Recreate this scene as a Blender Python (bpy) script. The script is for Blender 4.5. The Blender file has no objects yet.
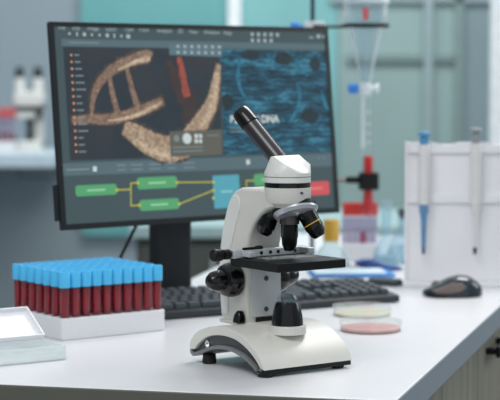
import bpy, bmesh, math, random
from mathutils import Vector, Matrix
random.seed(7)
sc = bpy.context.scene
COL = sc.collection
T = 0.75            # bench height
CAMZ = T + 0.36
F = 1750.0
PITCH = math.atan(124 / F)
PI = math.pi

# ------------------------------------------------------------------ helpers
def ray(px, py):
    x = (px - 250) / F; y = (200 - py) / F
    return Vector((x, math.cos(PITCH) + math.sin(PITCH) * y, -math.sin(PITCH) + math.cos(PITCH) * y))

def G(px, py, h=0.0):
    """point of the horizontal plane h above the bench that shows at the photo's px, py"""
    d = ray(px, py); t = (T + h - CAMZ) / d.z
    return Vector((0, 0, CAMZ)) + d * t

def P(px, py, Y):
    d = ray(px, py); t = Y / d.y
    return Vector((0, 0, CAMZ)) + d * t

def srgb(c):
    return tuple(((v / 255) / 12.92 if v / 255 <= 0.04045 else ((v / 255 + 0.055) / 1.055) ** 2.4) for v in c)

MATS = {}
def mat(name, col, rough=0.5, metal=0.0, noise=0.06, scale=40, spec=0.5, coat=0.0, bump=0.0, emit=0.0, trans=0.0):
    if name in MATS: return MATS[name]
    m = bpy.data.materials.new(name); m.use_nodes = True
    nt = m.node_tree; b = nt.nodes['Principled BSDF']
    c = srgb(col)
    tc = nt.nodes.new('ShaderNodeTexCoord')
    n = nt.nodes.new('ShaderNodeTexNoise'); n.inputs['Scale'].default_value = scale; n.inputs['Detail'].default_value = 3
    nt.links.new(tc.outputs['Object'], n.inputs['Vector'])
    r = nt.nodes.new('ShaderNodeValToRGB')
    r.color_ramp.elements[0].position = 0.3; r.color_ramp.elements[1].position = 0.7
    r.color_ramp.elements[0].color = (*[v * (1 - noise) for v in c], 1)
    r.color_ramp.elements[1].color = (*[min(1, v * (1 + noise)) for v in c], 1)
    nt.links.new(n.outputs['Fac'], r.inputs['Fac'])
    nt.links.new(r.outputs['Color'], b.inputs['Base Color'])
    b.inputs['Roughness'].default_value = rough
    b.inputs['Metallic'].default_value = metal
    b.inputs['Specular IOR Level'].default_value = spec
    b.inputs['Coat Weight'].default_value = coat
    b.inputs['Transmission Weight'].default_value = trans
    if emit:
        nt.links.new(r.outputs['Color'], b.inputs['Emission Color'])
        b.inputs['Emission Strength'].default_value = emit
    if bump:
        bp = nt.nodes.new('ShaderNodeBump'); bp.inputs['Strength'].default_value = bump; bp.inputs['Distance'].default_value = 0.002
        nt.links.new(n.outputs['Fac'], bp.inputs['Height']); nt.links.new(bp.outputs['Normal'], b.inputs['Normal'])
    MATS[name] = m
    return m

def glass(name, tint=(248, 251, 252), haze=0.05, hazecol=(226, 236, 240), gl=0.5, edge=0.0):
    """thin-walled clear material: tinted see-through, fresnel gloss and a little milky haze, whitened at glancing edges as painted highlights"""
    if name in MATS: return MATS[name]
    m = bpy.data.materials.new(name); m.use_nodes = True
    nt = m.node_tree; nt.nodes.remove(nt.nodes['Principled BSDF']); out = nt.nodes['Material Output']
    t = nt.nodes.new('ShaderNodeBsdfTransparent'); t.inputs['Color'].default_value = (*srgb(tint), 1)
    d = nt.nodes.new('ShaderNodeBsdfDiffuse'); d.inputs['Color'].default_value = (*srgb(hazecol), 1)
    g = nt.nodes.new('ShaderNodeBsdfGlossy'); g.inputs['Roughness'].default_value = 0.08
    lw = nt.nodes.new('ShaderNodeLayerWeight'); lw.inputs['Blend'].default_value = 0.5
    n = nt.nodes.new('ShaderNodeTexNoise'); n.inputs['Scale'].default_value = 4
    mm = nt.nodes.new('ShaderNodeMath'); mm.operation = 'MULTIPLY_ADD'; mm.inputs[1].default_value = haze * 0.4; mm.inputs[2].default_value = haze * 0.8
    nt.links.new(n.outputs['Fac'], mm.inputs[0])
    pw = nt.nodes.new('ShaderNodeMath'); pw.operation = 'POWER'; pw.inputs[1].default_value = 3.0
    nt.links.new(lw.outputs['Facing'], pw.inputs[0])
    ed = nt.nodes.new('ShaderNodeMath'); ed.operation = 'MULTIPLY_ADD'; ed.inputs[1].default_value = edge; ed.use_clamp = True
    nt.links.new(pw.outputs[0], ed.inputs[0]); nt.links.new(mm.outputs[0], ed.inputs[2])
    m1 = nt.nodes.new('ShaderNodeMixShader'); m2 = nt.nodes.new('ShaderNodeMixShader')
    nt.links.new(ed.outputs[0], m1.inputs[0]); nt.links.new(t.outputs[0], m1.inputs[1]); nt.links.new(d.outputs[0], m1.inputs[2])
    k = nt.nodes.new('ShaderNodeMath'); k.operation = 'MULTIPLY_ADD'; k.inputs[1].default_value = gl * 0.5; k.inputs[2].default_value = 0.03 * gl
    nt.links.new(pw.outputs[0], k.inputs[0])
    nt.links.new(k.outputs[0], m2.inputs[0]); nt.links.new(m1.outputs[0], m2.inputs[1]); nt.links.new(g.outputs[0], m2.inputs[2])
    nt.links.new(m2.outputs[0], out.inputs['Surface'])
    MATS[name] = m
    return m

def emis(name, col, s=1.0, gloss=0.03):
    """a lit display surface: flat emission under a faint glossy coat"""
    if name in MATS: return MATS[name]
    m = bpy.data.materials.new(name); m.use_nodes = True
    b = m.node_tree.nodes['Principled BSDF']
    b.inputs['Base Color'].default_value = (0.01, 0.012, 0.012, 1)
    b.inputs['Roughness'].default_value = 0.5
    b.inputs['Specular IOR Level'].default_value = 0.2
    nt = m.node_tree
    n = nt.nodes.new('ShaderNodeTexNoise'); n.inputs['Scale'].default_value = 3
    tc = nt.nodes.new('ShaderNodeTexCoord'); nt.links.new(tc.outputs['Object'], n.inputs['Vector'])
    r = nt.nodes.new('ShaderNodeValToRGB'); c = srgb(col)
    r.color_ramp.elements[0].color = (*[v * 0.96 for v in c], 1); r.color_ramp.elements[1].color = (*[v * 1.04 for v in c], 1)
    nt.links.new(n.outputs['Fac'], r.inputs['Fac']); nt.links.new(r.outputs['Color'], b.inputs['Emission Color'])
    b.inputs['Emission Strength'].default_value = s
    MATS[name] = m
    return m

def link(name, me, m=None, parent=None):
    o = bpy.data.objects.new(name, me); COL.objects.link(o)
    if m is not None:
        if len(me.materials): me.materials.clear()
        for x in (m if isinstance(m, (list, tuple)) else [m]): me.materials.append(x)
    if parent is not None: o.parent = parent
    return o

def obj(name, bm, m, parent=None, smooth=False, bevel=0.0, seg=2, angle=40, auto=30):
    bmesh.ops.recalc_face_normals(bm, faces=bm.faces[:])
    me = bpy.data.meshes.new(name); bm.to_mesh(me); bm.free()
    o = link(name, me, m, parent)
    if bevel:
        md = o.modifiers.new('bevel', 'BEVEL'); md.width = bevel; md.segments = seg
        md.limit_method = 'ANGLE'; md.angle_limit = math.radians(angle); md.harden_normals = False
    if smooth or bevel:
        for p in me.polygons: p.use_smooth = True
        a = math.cos(math.radians(auto))
        if not bevel or True:
            # sharp edges where faces meet steeply
            bm2 = bmesh.new(); bm2.from_mesh(me)
            for e in bm2.edges:
                if len(e.link_faces) == 2 and e.link_faces[0].normal.dot(e.link_faces[1].normal) < a: e.smooth = False
            bm2.to_mesh(me); bm2.free()
    return o

def thing(name, label, cat, loc=(0, 0, 0), rz=0.0, group=None):
    o = bpy.data.objects.new(name, None); COL.objects.link(o)
    o.empty_display_size = 0.02
    o.location = loc; o.rotation_euler = (0, 0, rz)
    tag(o, label, cat, group)
    return o

def tag(o, label, cat, group=None):
    o['label'] = label; o['category'] = cat
    if group: o['group'] = group
    return o

def struct(name, bm, m, bevel=0.0):
    o = obj(name, bm, m, None, bevel=bevel); o['kind'] = 'structure'
    return o

def dup(root, loc, rz, label, group=None):
    r = root.copy(); COL.objects.link(r); r.location = loc; r.rotation_euler = (0, 0, rz)
    r['label'] = label
    if group: r['group'] = group
    for ch in list(root.children):
        c = ch.copy(); COL.objects.link(c); c.parent = r
        for g in ch.children:
            d = g.copy(); COL.objects.link(d); d.parent = c
    return r

def nb(): return bmesh.new()

def box(bm, x0, x1, y0, y1, z0, z1, M=None):
    vs = [bm.verts.new((x, y, z)) for x in (x0, x1) for y in (y0, y1) for z in (z0, z1)]
    for f in ((0, 1, 3, 2), (4, 6, 7, 5), (0, 4, 5, 1), (2, 3, 7, 6), (0, 2, 6, 4), (1, 5, 7, 3)):
        bm.faces.new([vs[i] for i in f])
    if M is not None: bmesh.ops.transform(bm, matrix=M, verts=vs)
    return bm

def lathe(bm, prof, seg=32, M=None, cap=True):
    """revolve (r, z) pairs about z"""
    rings = []; allv = []
    for r, z in prof:
        if r < 1e-6:
            v = bm.verts.new((0, 0, z)); rings.append([v]); allv.append(v)
        else:
            ring = [bm.verts.new((r * math.cos(2 * PI * i / seg), r * math.sin(2 * PI * i / seg), z)) for i in range(seg)]
            rings.append(ring); allv += ring
    for a, b in zip(rings, rings[1:]):
        for i in range(seg):
            j = (i + 1) % seg
            if len(a) == 1 and len(b) == 1: continue
            if len(a) == 1: bm.faces.new((a[0], b[i], b[j]))
            elif len(b) == 1: bm.faces.new((a[i], a[j], b[0]))
            else: bm.faces.new((a[i], a[j], b[j], b[i]))
    if cap:
        if len(rings[0]) > 1: bm.faces.new(rings[0])
        if len(rings[-1]) > 1: bm.faces.new(rings[-1])
    if M is not None: bmesh.ops.transform(bm, matrix=M, verts=allv)
    return bm

def frame_z(p, d):
    """matrix that puts the z axis along d with its origin at p"""
    q = Vector(d).normalized().to_track_quat('Z', 'Y')
    return Matrix.Translation(Vector(p)) @ q.to_matrix().to_4x4()

def cyl(bm, p0, p1, r0, r1=None, seg=24):
    p0 = Vector(p0); p1 = Vector(p1); L = (p1 - p0).length
    return lathe(bm, [(r0, 0), (r1 if r1 is not None else r0, L)], seg, frame_z(p0, p1 - p0))

def prism(bm, prof, x0, x1):
    """extrude a closed (y, z) outline along x"""
    a = [bm.verts.new((x0, y, z)) for y, z in prof]; b = [bm.verts.new((x1, y, z)) for y, z in prof]
    n = len(prof)
    bm.faces.new(a); bm.faces.new(b[::-1])
    for i in range(n):
        j = (i + 1) % n
        bm.faces.new((a[i], b[i], b[j], a[j]))
    return bm

def slab(bm, pts, z0, z1):
    """extrude a closed (x, y) outline along z"""
    a = [bm.verts.new((x, y, z0)) for x, y in pts]; b = [bm.verts.new((x, y, z1)) for x, y in pts]
    n = len(pts); bm.faces.new(a[::-1]); bm.faces.new(b)
    side = []
    for i in range(n):
        j = (i + 1) % n
        side.append(bm.faces.new((a[i], a[j], b[j], b[i])))
    return side

def rrect(w, d, r, n=6):
    pts = []
    for cx, cy, a0 in ((w / 2 - r, d / 2 - r, 0), (-w / 2 + r, d / 2 - r, PI / 2), (-w / 2 + r, -d / 2 + r, PI), (w / 2 - r, -d / 2 + r, 1.5 * PI)):
        for i in range(n + 1):
            a = a0 + PI / 2 * i / n
            pts.append((cx + r * math.cos(a), cy + r * math.sin(a)))
    return pts

def tube_path(bm, pts, r, seg=10, taper=None):
    pts = [Vector(p) for p in pts]; rings = []
    for i, p in enumerate(pts):
        d = (pts[min(i + 1, len(pts) - 1)] - pts[max(i - 1, 0)]).normalized()
        M = frame_z(p, d); rr = r * (taper[i] if taper else 1)
        rings.append([bm.verts.new(M @ Vector((rr * math.cos(2 * PI * k / seg), rr * math.sin(2 * PI * k / seg), 0))) for k in range(seg)])
    for a, b in zip(rings, rings[1:]):
        off = min(range(seg), key=lambda s: sum((a[k].co - b[(k + s) % seg].co).length for k in range(seg)))
        for k in range(seg):
            bm.faces.new((a[k], a[(k + 1) % seg], b[(k + 1 + off) % seg], b[(k + off) % seg]))
    bm.faces.new(rings[0][::-1]); bm.faces.new(rings[-1])
    return bm

def hull(bm, pts):
    vs = [bm.verts.new(p) for p in pts]
    r = bmesh.ops.convex_hull(bm, input=vs)
    bmesh.ops.delete(bm, geom=[g for g in r['geom_interior'] if isinstance(g, bmesh.types.BMVert)], context='VERTS')
    bmesh.ops.dissolve_limit(bm, angle_limit=math.radians(3), verts=bm.verts[:], edges=bm.edges[:])
    return bm

ORD = ['first', 'second', 'third', 'fourth', 'fifth', 'sixth', 'seventh', 'eighth', 'ninth', 'tenth', 'eleventh', 'twelfth']

# ------------------------------------------------------------------ materials
M_white = mat('white_enamel', (213, 211, 204), 0.38, noise=0.02)
M_white2 = mat('bright_enamel', (222, 222, 218), 0.35, noise=0.02)
M_black = mat('black_plastic', (8, 8, 9), 0.2, spec=0.4, coat=0.12)
M_blackm = mat('black_matte', (11, 11, 12), 0.42, spec=0.28)
M_rubber = mat('rubber', (14, 14, 15), 0.8)
M_dgrey = mat('dark_grey_plastic', (66, 68, 72), 0.45)
M_mgrey = mat('mid_grey_plastic', (116, 116, 118), 0.45)
M_steel = mat('brushed_steel', (198, 203, 206), 0.35, metal=0.45, scale=120)
M_plate = mat('grey_plate', (196, 199, 202), 0.42)
M_chrome = mat('chrome', (210, 214, 216), 0.15, metal=1.0)
M_yellow = mat('yellow_ring', (205, 160, 40), 0.4)
M_bench = mat('bench_laminate', (219, 219, 222), 0.32, noise=0.012, scale=12)
M_edge = mat('bench_edge', (140, 149, 157), 0.5, noise=0.02)
M_edge_shade = mat('bench_edge_shaded', (92, 92, 84), 0.6, noise=0.03)  # edge grey darkened: the shade on the front face is in the colour
M_foam = mat('white_foam', (226, 226, 229), 0.75, noise=0.015, scale=300, bump=0.1)
M_cap = mat('blue_cap', (76, 186, 236), 0.5, noise=0.04)
M_blood = mat('blood', (132, 0, 22), 0.22, noise=0.45, scale=40, spec=0.4)
M_glass = glass('clear_glass', (253, 253, 253), 0.03, (236, 240, 242), 0.4, 0.15)
M_tubeg = glass('tube_glass', (250, 246, 248), 0.02, (226, 170, 184), 0.6, 0.16)
M_poly = glass('frosted_plastic', (250, 252, 252), 0.5, (240, 247, 248), 0.3, 0.3)
M_lid = glass('milky_lid', (250, 250, 252), 0.7, (246, 246, 250), 0.3, 0.2)
M_lens = glass('lens_glass', (232, 238, 241), 0.08, (220, 230, 235), 1.2, 0.3)
M_key = mat('keycap', (62, 70, 76), 0.55)
M_kbody = mat('keyboard_body', (40, 45, 50), 0.5)
M_bezel = mat('bezel', (18, 22, 25), 0.35)
M_stand = mat('stand_dark', (27, 33, 38), 0.5)

# ------------------------------------------------------------------ room
def quadbox(name, px0, px1, py0, py1, Y, d, m, kind=True):
    a = P(px0, py0, Y); b = P(px1, py1, Y)
    bm = nb(); box(bm, a.x, b.x, Y, Y + d, b.z, a.z)
    return struct(name, bm, m)

YB = 6.5
bm = nb(); box(bm, -3.5, 3.5, -1.6, YB + 0.2, -0.1, 0); struct('floor', bm, mat('floor_vinyl', (128, 134, 136), 0.5))
M_wallgrey = mat('wall_paint_grey', (140, 153, 161), 0.8, noise=0.03, scale=1.5)
bm = nb(); box(bm, -3.5, 3.5, YB, YB + 0.15, 0, 3.0); struct('wall_back', bm, M_wallgrey)
bm = nb(); box(bm, -3.6, -3.5, -1.6, YB, 0, 3.0); struct('wall_left', bm, mat('wall_paint_side', (150, 160, 166), 0.8))
bm = nb(); box(bm, 3.5, 3.6, -1.6, YB, 0, 3.0); struct('wall_right', bm, mat('wall_paint_pale', (205, 212, 216), 0.8))
# glazed teal bays with pale mullions
M_teal = mat('teal_pane', (100, 160, 162), 0.25, noise=0.10, scale=2.2, emit=0.04)
M_teal2 = mat('teal_pane_bright', (124, 178, 180), 0.25, noise=0.08, scale=2.2, emit=0.06)
M_sage = mat('sage_pane', (150, 173, 172), 0.35, noise=0.06, scale=2.5)
M_slate = mat('slate_pane', (132, 151, 157), 0.35, noise=0.06, scale=2.5)
M_mull = mat('white_mullion', (226, 232, 236), 0.5, emit=0.08)
M_rail = mat('grey_rail', (128, 148, 148), 0.5)
M_railp = mat('pale_rail', (150, 169, 173), 0.5)
quadbox('window_1', 80, 229, -60, 236, YB - 0.03, 0.03, M_teal)
quadbox('window_2', 241, 338, -60, 236, YB - 0.03, 0.03, M_teal2)
quadbox('window_3', 338, 458, -60, 240, YB - 0.03, 0.03, M_sage)
quadbox('window_4', 460, 520, -60, 240, YB - 0.03, 0.03, M_slate)
quadbox('trim_1', 228, 241, -60, 300, YB - 0.06, 0.05, M_mull)
quadbox('trim_2', 347, 456, 54, 61, YB - 0.05, 0.04, M_rail)
quadbox('trim_3', 425, 431, -60, 300, YB - 0.06, 0.05, M_railp)
quadbox('trim_4', 456, 461, -60, 300, YB - 0.05, 0.04, M_rail)
quadbox('trim_5', 330, 492, -6, 2, YB - 0.05, 0.04, M_railp)
quadbox('trim_6', 493, 514, -60, 300, 4.6, 0.05, M_mull)

# ------------------------------------------------------------------ the bench
A = G(0, 384); Fc = G(396, 401); R1 = G(500, 306)
dirR = (R1 - Fc).normalized(); dirF = (A - Fc).normalized()
FL = Fc + dirF * 1.05
BR = Fc + dirR * 1.95
n1 = G(190, 279); n2 = G(4, 322)
BL = n1 + (n1 - G(215, 267)).normalized() * -0.95
n3 = n2 + Vector((-0.45, 0.02, 0))
pts = [(v.x, v.y) for v in (Fc, BR, BL, n1, n2, n3, FL)]
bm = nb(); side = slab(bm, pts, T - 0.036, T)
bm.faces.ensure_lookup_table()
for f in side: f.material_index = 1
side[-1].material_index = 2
top = obj('worktop', bm, [M_bench, M_edge, M_edge_shade], None, bevel=0.0025)
tag(top, 'long white laminate laboratory worktop with grey edge, carrying the equipment', 'worktop')

# base cabinet under the bench
M_oak = bpy.data.materials.new('ash_veneer'); M_oak.use_nodes = True
nt = M_oak.node_tree; b = nt.nodes['Principled BSDF']
tc = nt.nodes.new('ShaderNodeTexCoord'); mp = nt.nodes.new('ShaderNodeMapping'); mp.inputs['Scale'].default_value = (14, 14, 0.6)
nz = nt.nodes.new('ShaderNodeTexNoise'); nz.inputs['Scale'].default_value = 3; nz.inputs['Detail'].default_value = 5
rp = nt.nodes.new('ShaderNodeValToRGB')
rp.color_ramp.elements[0].color = (*srgb((120, 116, 102)), 1); rp.color_ramp.elements[0].position = 0.35
rp.color_ramp.elements[1].color = (*srgb((146, 142, 126)), 1); rp.color_ramp.elements[1].position = 0.65
nt.links.new(tc.outputs['Object'], mp.inputs[0]); nt.links.new(mp.outputs[0], nz.inputs['Vector'])
nt.links.new(nz.outputs['Fac'], rp.inputs['Fac']); nt.links.new(rp.outputs['Color'], b.inputs['Base Color']); b.inputs['Roughness'].default_value = 0.6

ang = math.atan2(dirR.y, dirR.x)
cab = thing('base_cabinet', 'grey-beige wood-veneer base cabinet under the white worktop', 'cabinet', (Fc.x, Fc.y, 0), ang)
# local frame: x runs along the long edge away from the corner, -y faces outwards
bm = nb(); box(bm, 0.05, 1.9, 0.03, 0.60, 0.08, T - 0.037); obj('body', bm, M_oak, cab, bevel=0.002)
bm = nb(); box(bm, 0.08, 1.9, 0.07, 0.56, 0.0, 0.079); obj('plinth', bm, M_edge_shade, cab)
bm = nb(); box(bm, 0.012, 0.049, 0.012, 0.72, 0.02, T - 0.037); obj('end_panel', bm, M_edge_shade, cab)
for x0, x1 in ((0.055, 0.370), (0.376, 0.688)):
    bm = nb(); box(bm, x0, x1, 0.012, 0.029, 0.09, T - 0.042); obj('side_panel', bm, M_oak, cab, bevel=0.0015)
for k in range(3):
    x0 = 0.694 + k * 0.402
    bm = nb(); box(bm, x0, x0 + 0.396, 0.012, 0.029, 0.09, T - 0.042)
    d = obj('door', bm, M_oak, cab, bevel=0.0015)
    hx = x0 + 0.075
    bm = nb(); box(bm, hx, hx + 0.014, -0.004, 0.012, T - 0.067, T - 0.057); box(bm, hx + 0.106, hx + 0.12, -0.004, 0.012, T - 0.067, T - 0.057); box(bm, hx - 0.004, hx + 0.124, -0.012, -0.004, T - 0.071, T - 0.053)
    obj('handle', bm, M_blackm, d, bevel=0.002)

# ------------------------------------------------------------------ microscope
MW = 36.0
O = Vector((0.046, 2.14, T))
mic = thing('microscope', 'white and black monocular microscope standing in sharp focus on the white bench', 'microscope', O, math.radians(MW))
cz, sz = math.cos(math.radians(MW)), math.sin(math.radians(MW))
def L(wx, wy, wz=0.0):   # a world direction in the microscope's own frame
    return Vector((wx * cz + wy * sz, -wx * sz + wy * cz, wz))

# base: an arched saddle
def smoothcurve(pts, n=6):
    out = []
    for i in range(len(pts) - 1):
        p0 = pts[max(i - 1, 0)]; p1 = pts[i]; p2 = pts[i + 1]; p3 = pts[min(i + 2, len(pts) - 1)]
        for k in range(n):
            t = k / n
            out.append(tuple(0.5 * ((2 * p1[j]) + (-p0[j] + p2[j]) * t + (2 * p0[j] - 5 * p1[j] + 4 * p2[j] - p3[j]) * t * t + (-p0[j] + 3 * p1[j] - 3 * p2[j] + p3[j]) * t ** 3) for j in range(2)))
    out.append(pts[-1]); return out
outer = smoothcurve([(0.114, 0.016), (0.1135, 0.026), (0.098, 0.040), (0.0687, 0.0495), (0.035, 0.0525), (0.004, 0.047), (-0.018, 0.0365), (-0.036, 0.023), (-0.0435, 0.0095)])
mid = smoothcurve([(-0.0355, 0.0115), (-0.024, 0.022), (-0.005, 0.033), (0.02, 0.0405), (0.05, 0.041), (0.076, 0.036), (0.094, 0.026), (0.104, 0.017)])
bm = nb(); prism(bm, outer + mid, -0.068, 0.068); obj('base', bm, M_white, mic, bevel=0.0045, seg=3, angle=50)
low = smoothcurve([(-0.031, 0.0085), (-0.018, 0.0155), (0.0, 0.0235), (0.025, 0.0285), (0.05, 0.0285), (0.072, 0.024), (0.09, 0.0175), (0.108, 0.012)])
bm = nb(); prism(bm, mid[::-1][0:] + low, -0.0625, 0.064); obj('arch_recess', bm, M_dgrey, mic)
lowr = [(y, z - 0.0045) for y, z in low[::-1]]
bm = nb(); prism(bm, [(-0.036, 0.0125)] + low + [(0.114, 0.018), (0.114, 0.011)] + lowr + [(-0.0385, 0.007)], -0.0675, 0.0675)
obj('arch_rim', bm, M_mgrey, mic)
bm = nb(); box(bm, -0.0675, 0.0675, -0.0428, -0.026, 0.0035, 0.0100); obj('front_skid', bm, M_blackm, mic, bevel=0.002)
for x, y, w in ((-0.058, -0.033, 0.01), (0.053, -0.033, 0.008), (-0.056, 0.088, 0.009), (0.048, 0.088, 0.009)):
    bm = nb(); lathe(bm, [(w * 0.85, 0), (w, 0.002), (w * 0.9, 0.0085 if y < 0 else 0.012)], 20, Matrix.Translation((x, y, 0)))
    obj('rubber_foot', bm, M_rubber, mic, smooth=True)
bm = nb(); lathe(bm, [(0.0045, 0), (0.0045, 0.003), (0.003, 0.003), (0.003, 0.001)], 20, frame_z((-0.062, 0.080, 0.0262), (-1, 0, 0)))
obj('power_socket', bm, M_chrome, mic, smooth=True)

# arm
arm = [(0.098, 0.047), (0.106, 0.058), (0.1085, 0.10), (0.108, 0.135), (0.102, 0.165), (0.094, 0.189), (0.0865, 0.205), (0.076, 0.2165), (0.062, 0.2215), (0.02, 0.2225), (-0.004, 0.221),
       (-0.004, 0.200), (0.008, 0.1965), (0.022, 0.189), (0.034, 0.178), (0.044, 0.163), (0.049, 0.148), (0.050, 0.047)]
bm = nb(); prism(bm, arm, -0.0265, 0.0265); obj('arm', bm, M_white, mic, bevel=0.004, seg=3, angle=28, auto=40)
def inset_panel(x0, x1):
    pts = smoothcurve([(0.102, 0.060), (0.1055, 0.10), (0.105, 0.135), (0.099, 0.165), (0.091, 0.189), (0.083, 0.205), (0.074, 0.2125), (0.064, 0.208), (0.062, 0.196), (0.070, 0.176), (0.080, 0.150), (0.086, 0.125), (0.088, 0.060)], 4)
    bm = nb(); prism(bm, pts, x0, x1); return bm
obj('side_trim', inset_panel(-0.0278, -0.0262), M_white2, mic, bevel=0.0008)
obj('side_trim', inset_panel(0.0262, 0.0278), M_white2, mic, bevel=0.0008)
bm = nb(); box(bm, -0.019, 0.0262, 0.0478, 0.0505, 0.0595, 0.1262)
fp = obj('front_plate', bm, M_plate, mic, bevel=0.0008)
for z in (0.0685, 0.107):
    bm = nb(); lathe(bm, [(0.0032, 0), (0.0032, 0.0008), (0.0022, 0.0016), (0, 0.0017)], 16, frame_z((0.003, 0.0478, z), (0, -1, 0)))
    box(bm, 0.0005, 0.0055, 0.0458, 0.0465, z - 0.0004, z + 0.0004)
    obj('screw', bm, M_dgrey, fp, smooth=True)
bm = nb(); box(bm, -0.012, 0.0262, 0.048, 0.0505, 0.053, 0.0585); obj('plate_slot', bm, M_blackm, mic)
bm = nb(); box(bm, -0.030, 0.030, 0.046, 0.104, 0.0485, 0.053); obj('arm_foot', bm, M_white, mic, bevel=0.0015)

# focus knobs
for s in (-1, 1):
    M = frame_z((s * 0.0265, 0.072, 0.1055), (s, 0, 0))
    bm = nb(); lathe(bm, [(0.0180, 0), (0.0210, 0.0015), (0.0218, 0.007), (0.0214, 0.0125), (0.0190, 0.0185), (0.0148, 0.0215), (0.0120, 0.0225)], 40, M)
    ck = obj('coarse_focus_knob', bm, M_black, mic, smooth=True)
    M2 = frame_z((s * 0.0488, 0.072, 0.1055), (s, 0, 0))
    bm = nb(); lathe(bm, [(0.0132, -0.001), (0.0136, 0.002), (0.0132, 0.007), (0.0116, 0.014), (0.0078, 0.0190), (0.003, 0.0210), (0, 0.0212)], 36, M2)
    obj('fine_focus_knob', bm, M_black, ck, smooth=True)
# brightness dial
bm = nb(); hull(bm, [(x, y, z - 0.005) for x, y, z in ((-0.040, 0.048, 0.058), (-0.040, 0.062, 0.058), (-0.028, 0.048, 0.058), (-0.028, 0.062, 0.058), (-0.038, 0.049, 0.068), (-0.038, 0.061, 0.068), (-0.028, 0.049, 0.068), (-0.028, 0.061, 0.068), (-0.036, 0.0525, 0.0735), (-0.036, 0.0575, 0.0735), (-0.029, 0.0525, 0.0735), (-0.029, 0.0575, 0.0735))])
obj('brightness_dial', bm, M_black, mic, bevel=0.0018, seg=3)
# illuminator
bm = nb(); lathe(bm, [(0.0232, 0.044), (0.0232, 0.0535), (0.0225, 0.0545)], 40); obj('lamp_collar', bm, M_white, mic, smooth=True)
bm = nb(); lathe(bm, [(0.0196, 0.0545), (0.0194, 0.061), (0.0176, 0.071), (0.0156, 0.079), (0.0140, 0.0826), (0.0122, 0.0832)], 40)
il = obj('illuminator', bm, M_black, mic, smooth=True)
bm = nb(); lathe(bm, [(0.0122, 0.083), (0.0120, 0.0875), (0.0095, 0.0915), (0.005, 0.0935), (0, 0.094)], 32); obj('lens', bm, M_lens, il, smooth=True)

# stage
bm = nb(); box(bm, -0.0535, 0.0505, -0.052, 0.0465, 0.1265, 0.1375); st = obj('stage', bm, M_blackm, mic, bevel=0.0012)
bm = nb(); lathe(bm, [(0.009, 0.1376), (0.009, 0.1379), (0.006, 0.1379)], 24); obj('aperture_ring', bm, M_dgrey, st, smooth=True)
bm = nb(); box(bm, -0.038, 0.038, -0.014, 0.012, 0.1377, 0.1388); gs = obj('glass_slide', bm, M_glass, mic)
bm = nb(); lathe(bm, [(0.012, 0.1205), (0.012, 0.1235), (0.014, 0.1264)], 32); obj('condenser', bm, M_black, mic, smooth=True)
# mechanical stage
bm = nb(); box(bm, -0.050, 0.050, 0.0245, 0.034, 0.1378, 0.1475); box(bm, -0.050, -0.040, 0.010, 0.0245, 0.1392, 0.1465); box(bm, 0.039, 0.049, 0.008, 0.0245, 0.1392, 0.1465)
ms = obj('slide_carrier', bm, M_steel, mic, bevel=0.001)
for x in (-0.034, -0.022, -0.008, 0.004, 0.030):
    bm = nb(); lathe(bm, [(0.0022, 0), (0.0022, 0.0008), (0, 0.001)], 12, frame_z((x, 0.0243, 0.1428), (0, -1, 0)))
    obj('screw', bm, M_blackm, ms, smooth=True)
bm = nb(); lathe(bm, [(0.0045, 0), (0.0052, 0.001), (0.0052, 0.003), (0.002, 0.0038), (0, 0.004)], 16, Matrix.Translation((-0.022, 0.029, 0.1475)))
obj('thumb_screw', bm, M_blackm, ms, smooth=True)
bm = nb(); box(bm, -0.066, -0.030, 0.036, 0.044, 0.140, 0.146); box(bm, -0.050, -0.020, 0.024, 0.0265, 0.1475, 0.1505); obj('rack_bar', bm, M_blackm, ms, bevel=0.001)
bm = nb(); lathe(bm, [(0.004, 0), (0.004, 0.014), (0.0062, 0.0142), (0.0062, 0.023), (0.0048, 0.0232), (0.0048, 0.0262), (0.0075, 0.0264), (0.0078, 0.037), (0.0066, 0.0385), (0, 0.0387)], 24, frame_z((-0.050, 0.034, 0.1425), (-1, 0, 0)))
obj('stage_drive_knob', bm, M_blackm, ms, smooth=True)
bm = nb(); box(bm, -0.062, -0.050, 0.026, 0.042, 0.1375, 0.148); obj('drive_block', bm, M_steel, ms, bevel=0.001)

# head
bm = nb(); lathe(bm, [(0.017, 0.1985), (0.0215, 0.2000), (0.0268, 0.2055), (0.0288, 0.2125), (0.0288, 0.2240), (0.0275, 0.2246)], 48); obj('head_mount', bm, M_white, mic, smooth=True, auto=25)
bm = nb(); lathe(bm, [(0.0278, 0.2240), (0.0283, 0.2246), (0.0283, 0.2296), (0.0272, 0.2304)], 48); obj('head_ring', bm, M_black, mic, smooth=True)
u = L(-0.78, 0.62); v = L(0.62, 0.78)
up = Vector((0, 0, 1))
hp = []
for i in range(48):
    a = 2 * PI * i / 48
    d = u * math.cos(a) + v * math.sin(a)
    hp.append(d * 0.0286 + up * 0.2302)
    hp.append(d * 0.0286 + up * 0.2425)
for sv in (-0.0245, 0.0275):
    hp.append(u * 0.003 + v * sv + up * 0.2630)
    hp.append(u * 0.008 + v * sv * 0.95 + up * 0.2622)
    hp.append(u * -0.016 + v * sv * 0.92 + up * 0.2520)
bm = nb(); hull(bm, hp); obj('prism_head', bm, M_white2, mic, bevel=0.0006, seg=1, angle=20, auto=11)
bm = nb(); lathe(bm, [(0.0288, 0.2372), (0.0289, 0.2374), (0.0289, 0.2378), (0.0288, 0.2380)], 48); obj('head_seam', bm, M_mgrey, mic, smooth=True)
bm = nb(); lathe(bm, [(0.0015, 0), (0.0015, 0.003), (0.0008, 0.0034)], 12, frame_z(L(0.016, -0.0238) + up * 0.2185, L(0.55, -0.83)))
obj('set_screw', bm, M_dgrey, mic, smooth=True)
td = (u * 0.72 + up * 0.69).normalized()
t0 = u * 0.0045 + up * 0.2488
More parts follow.
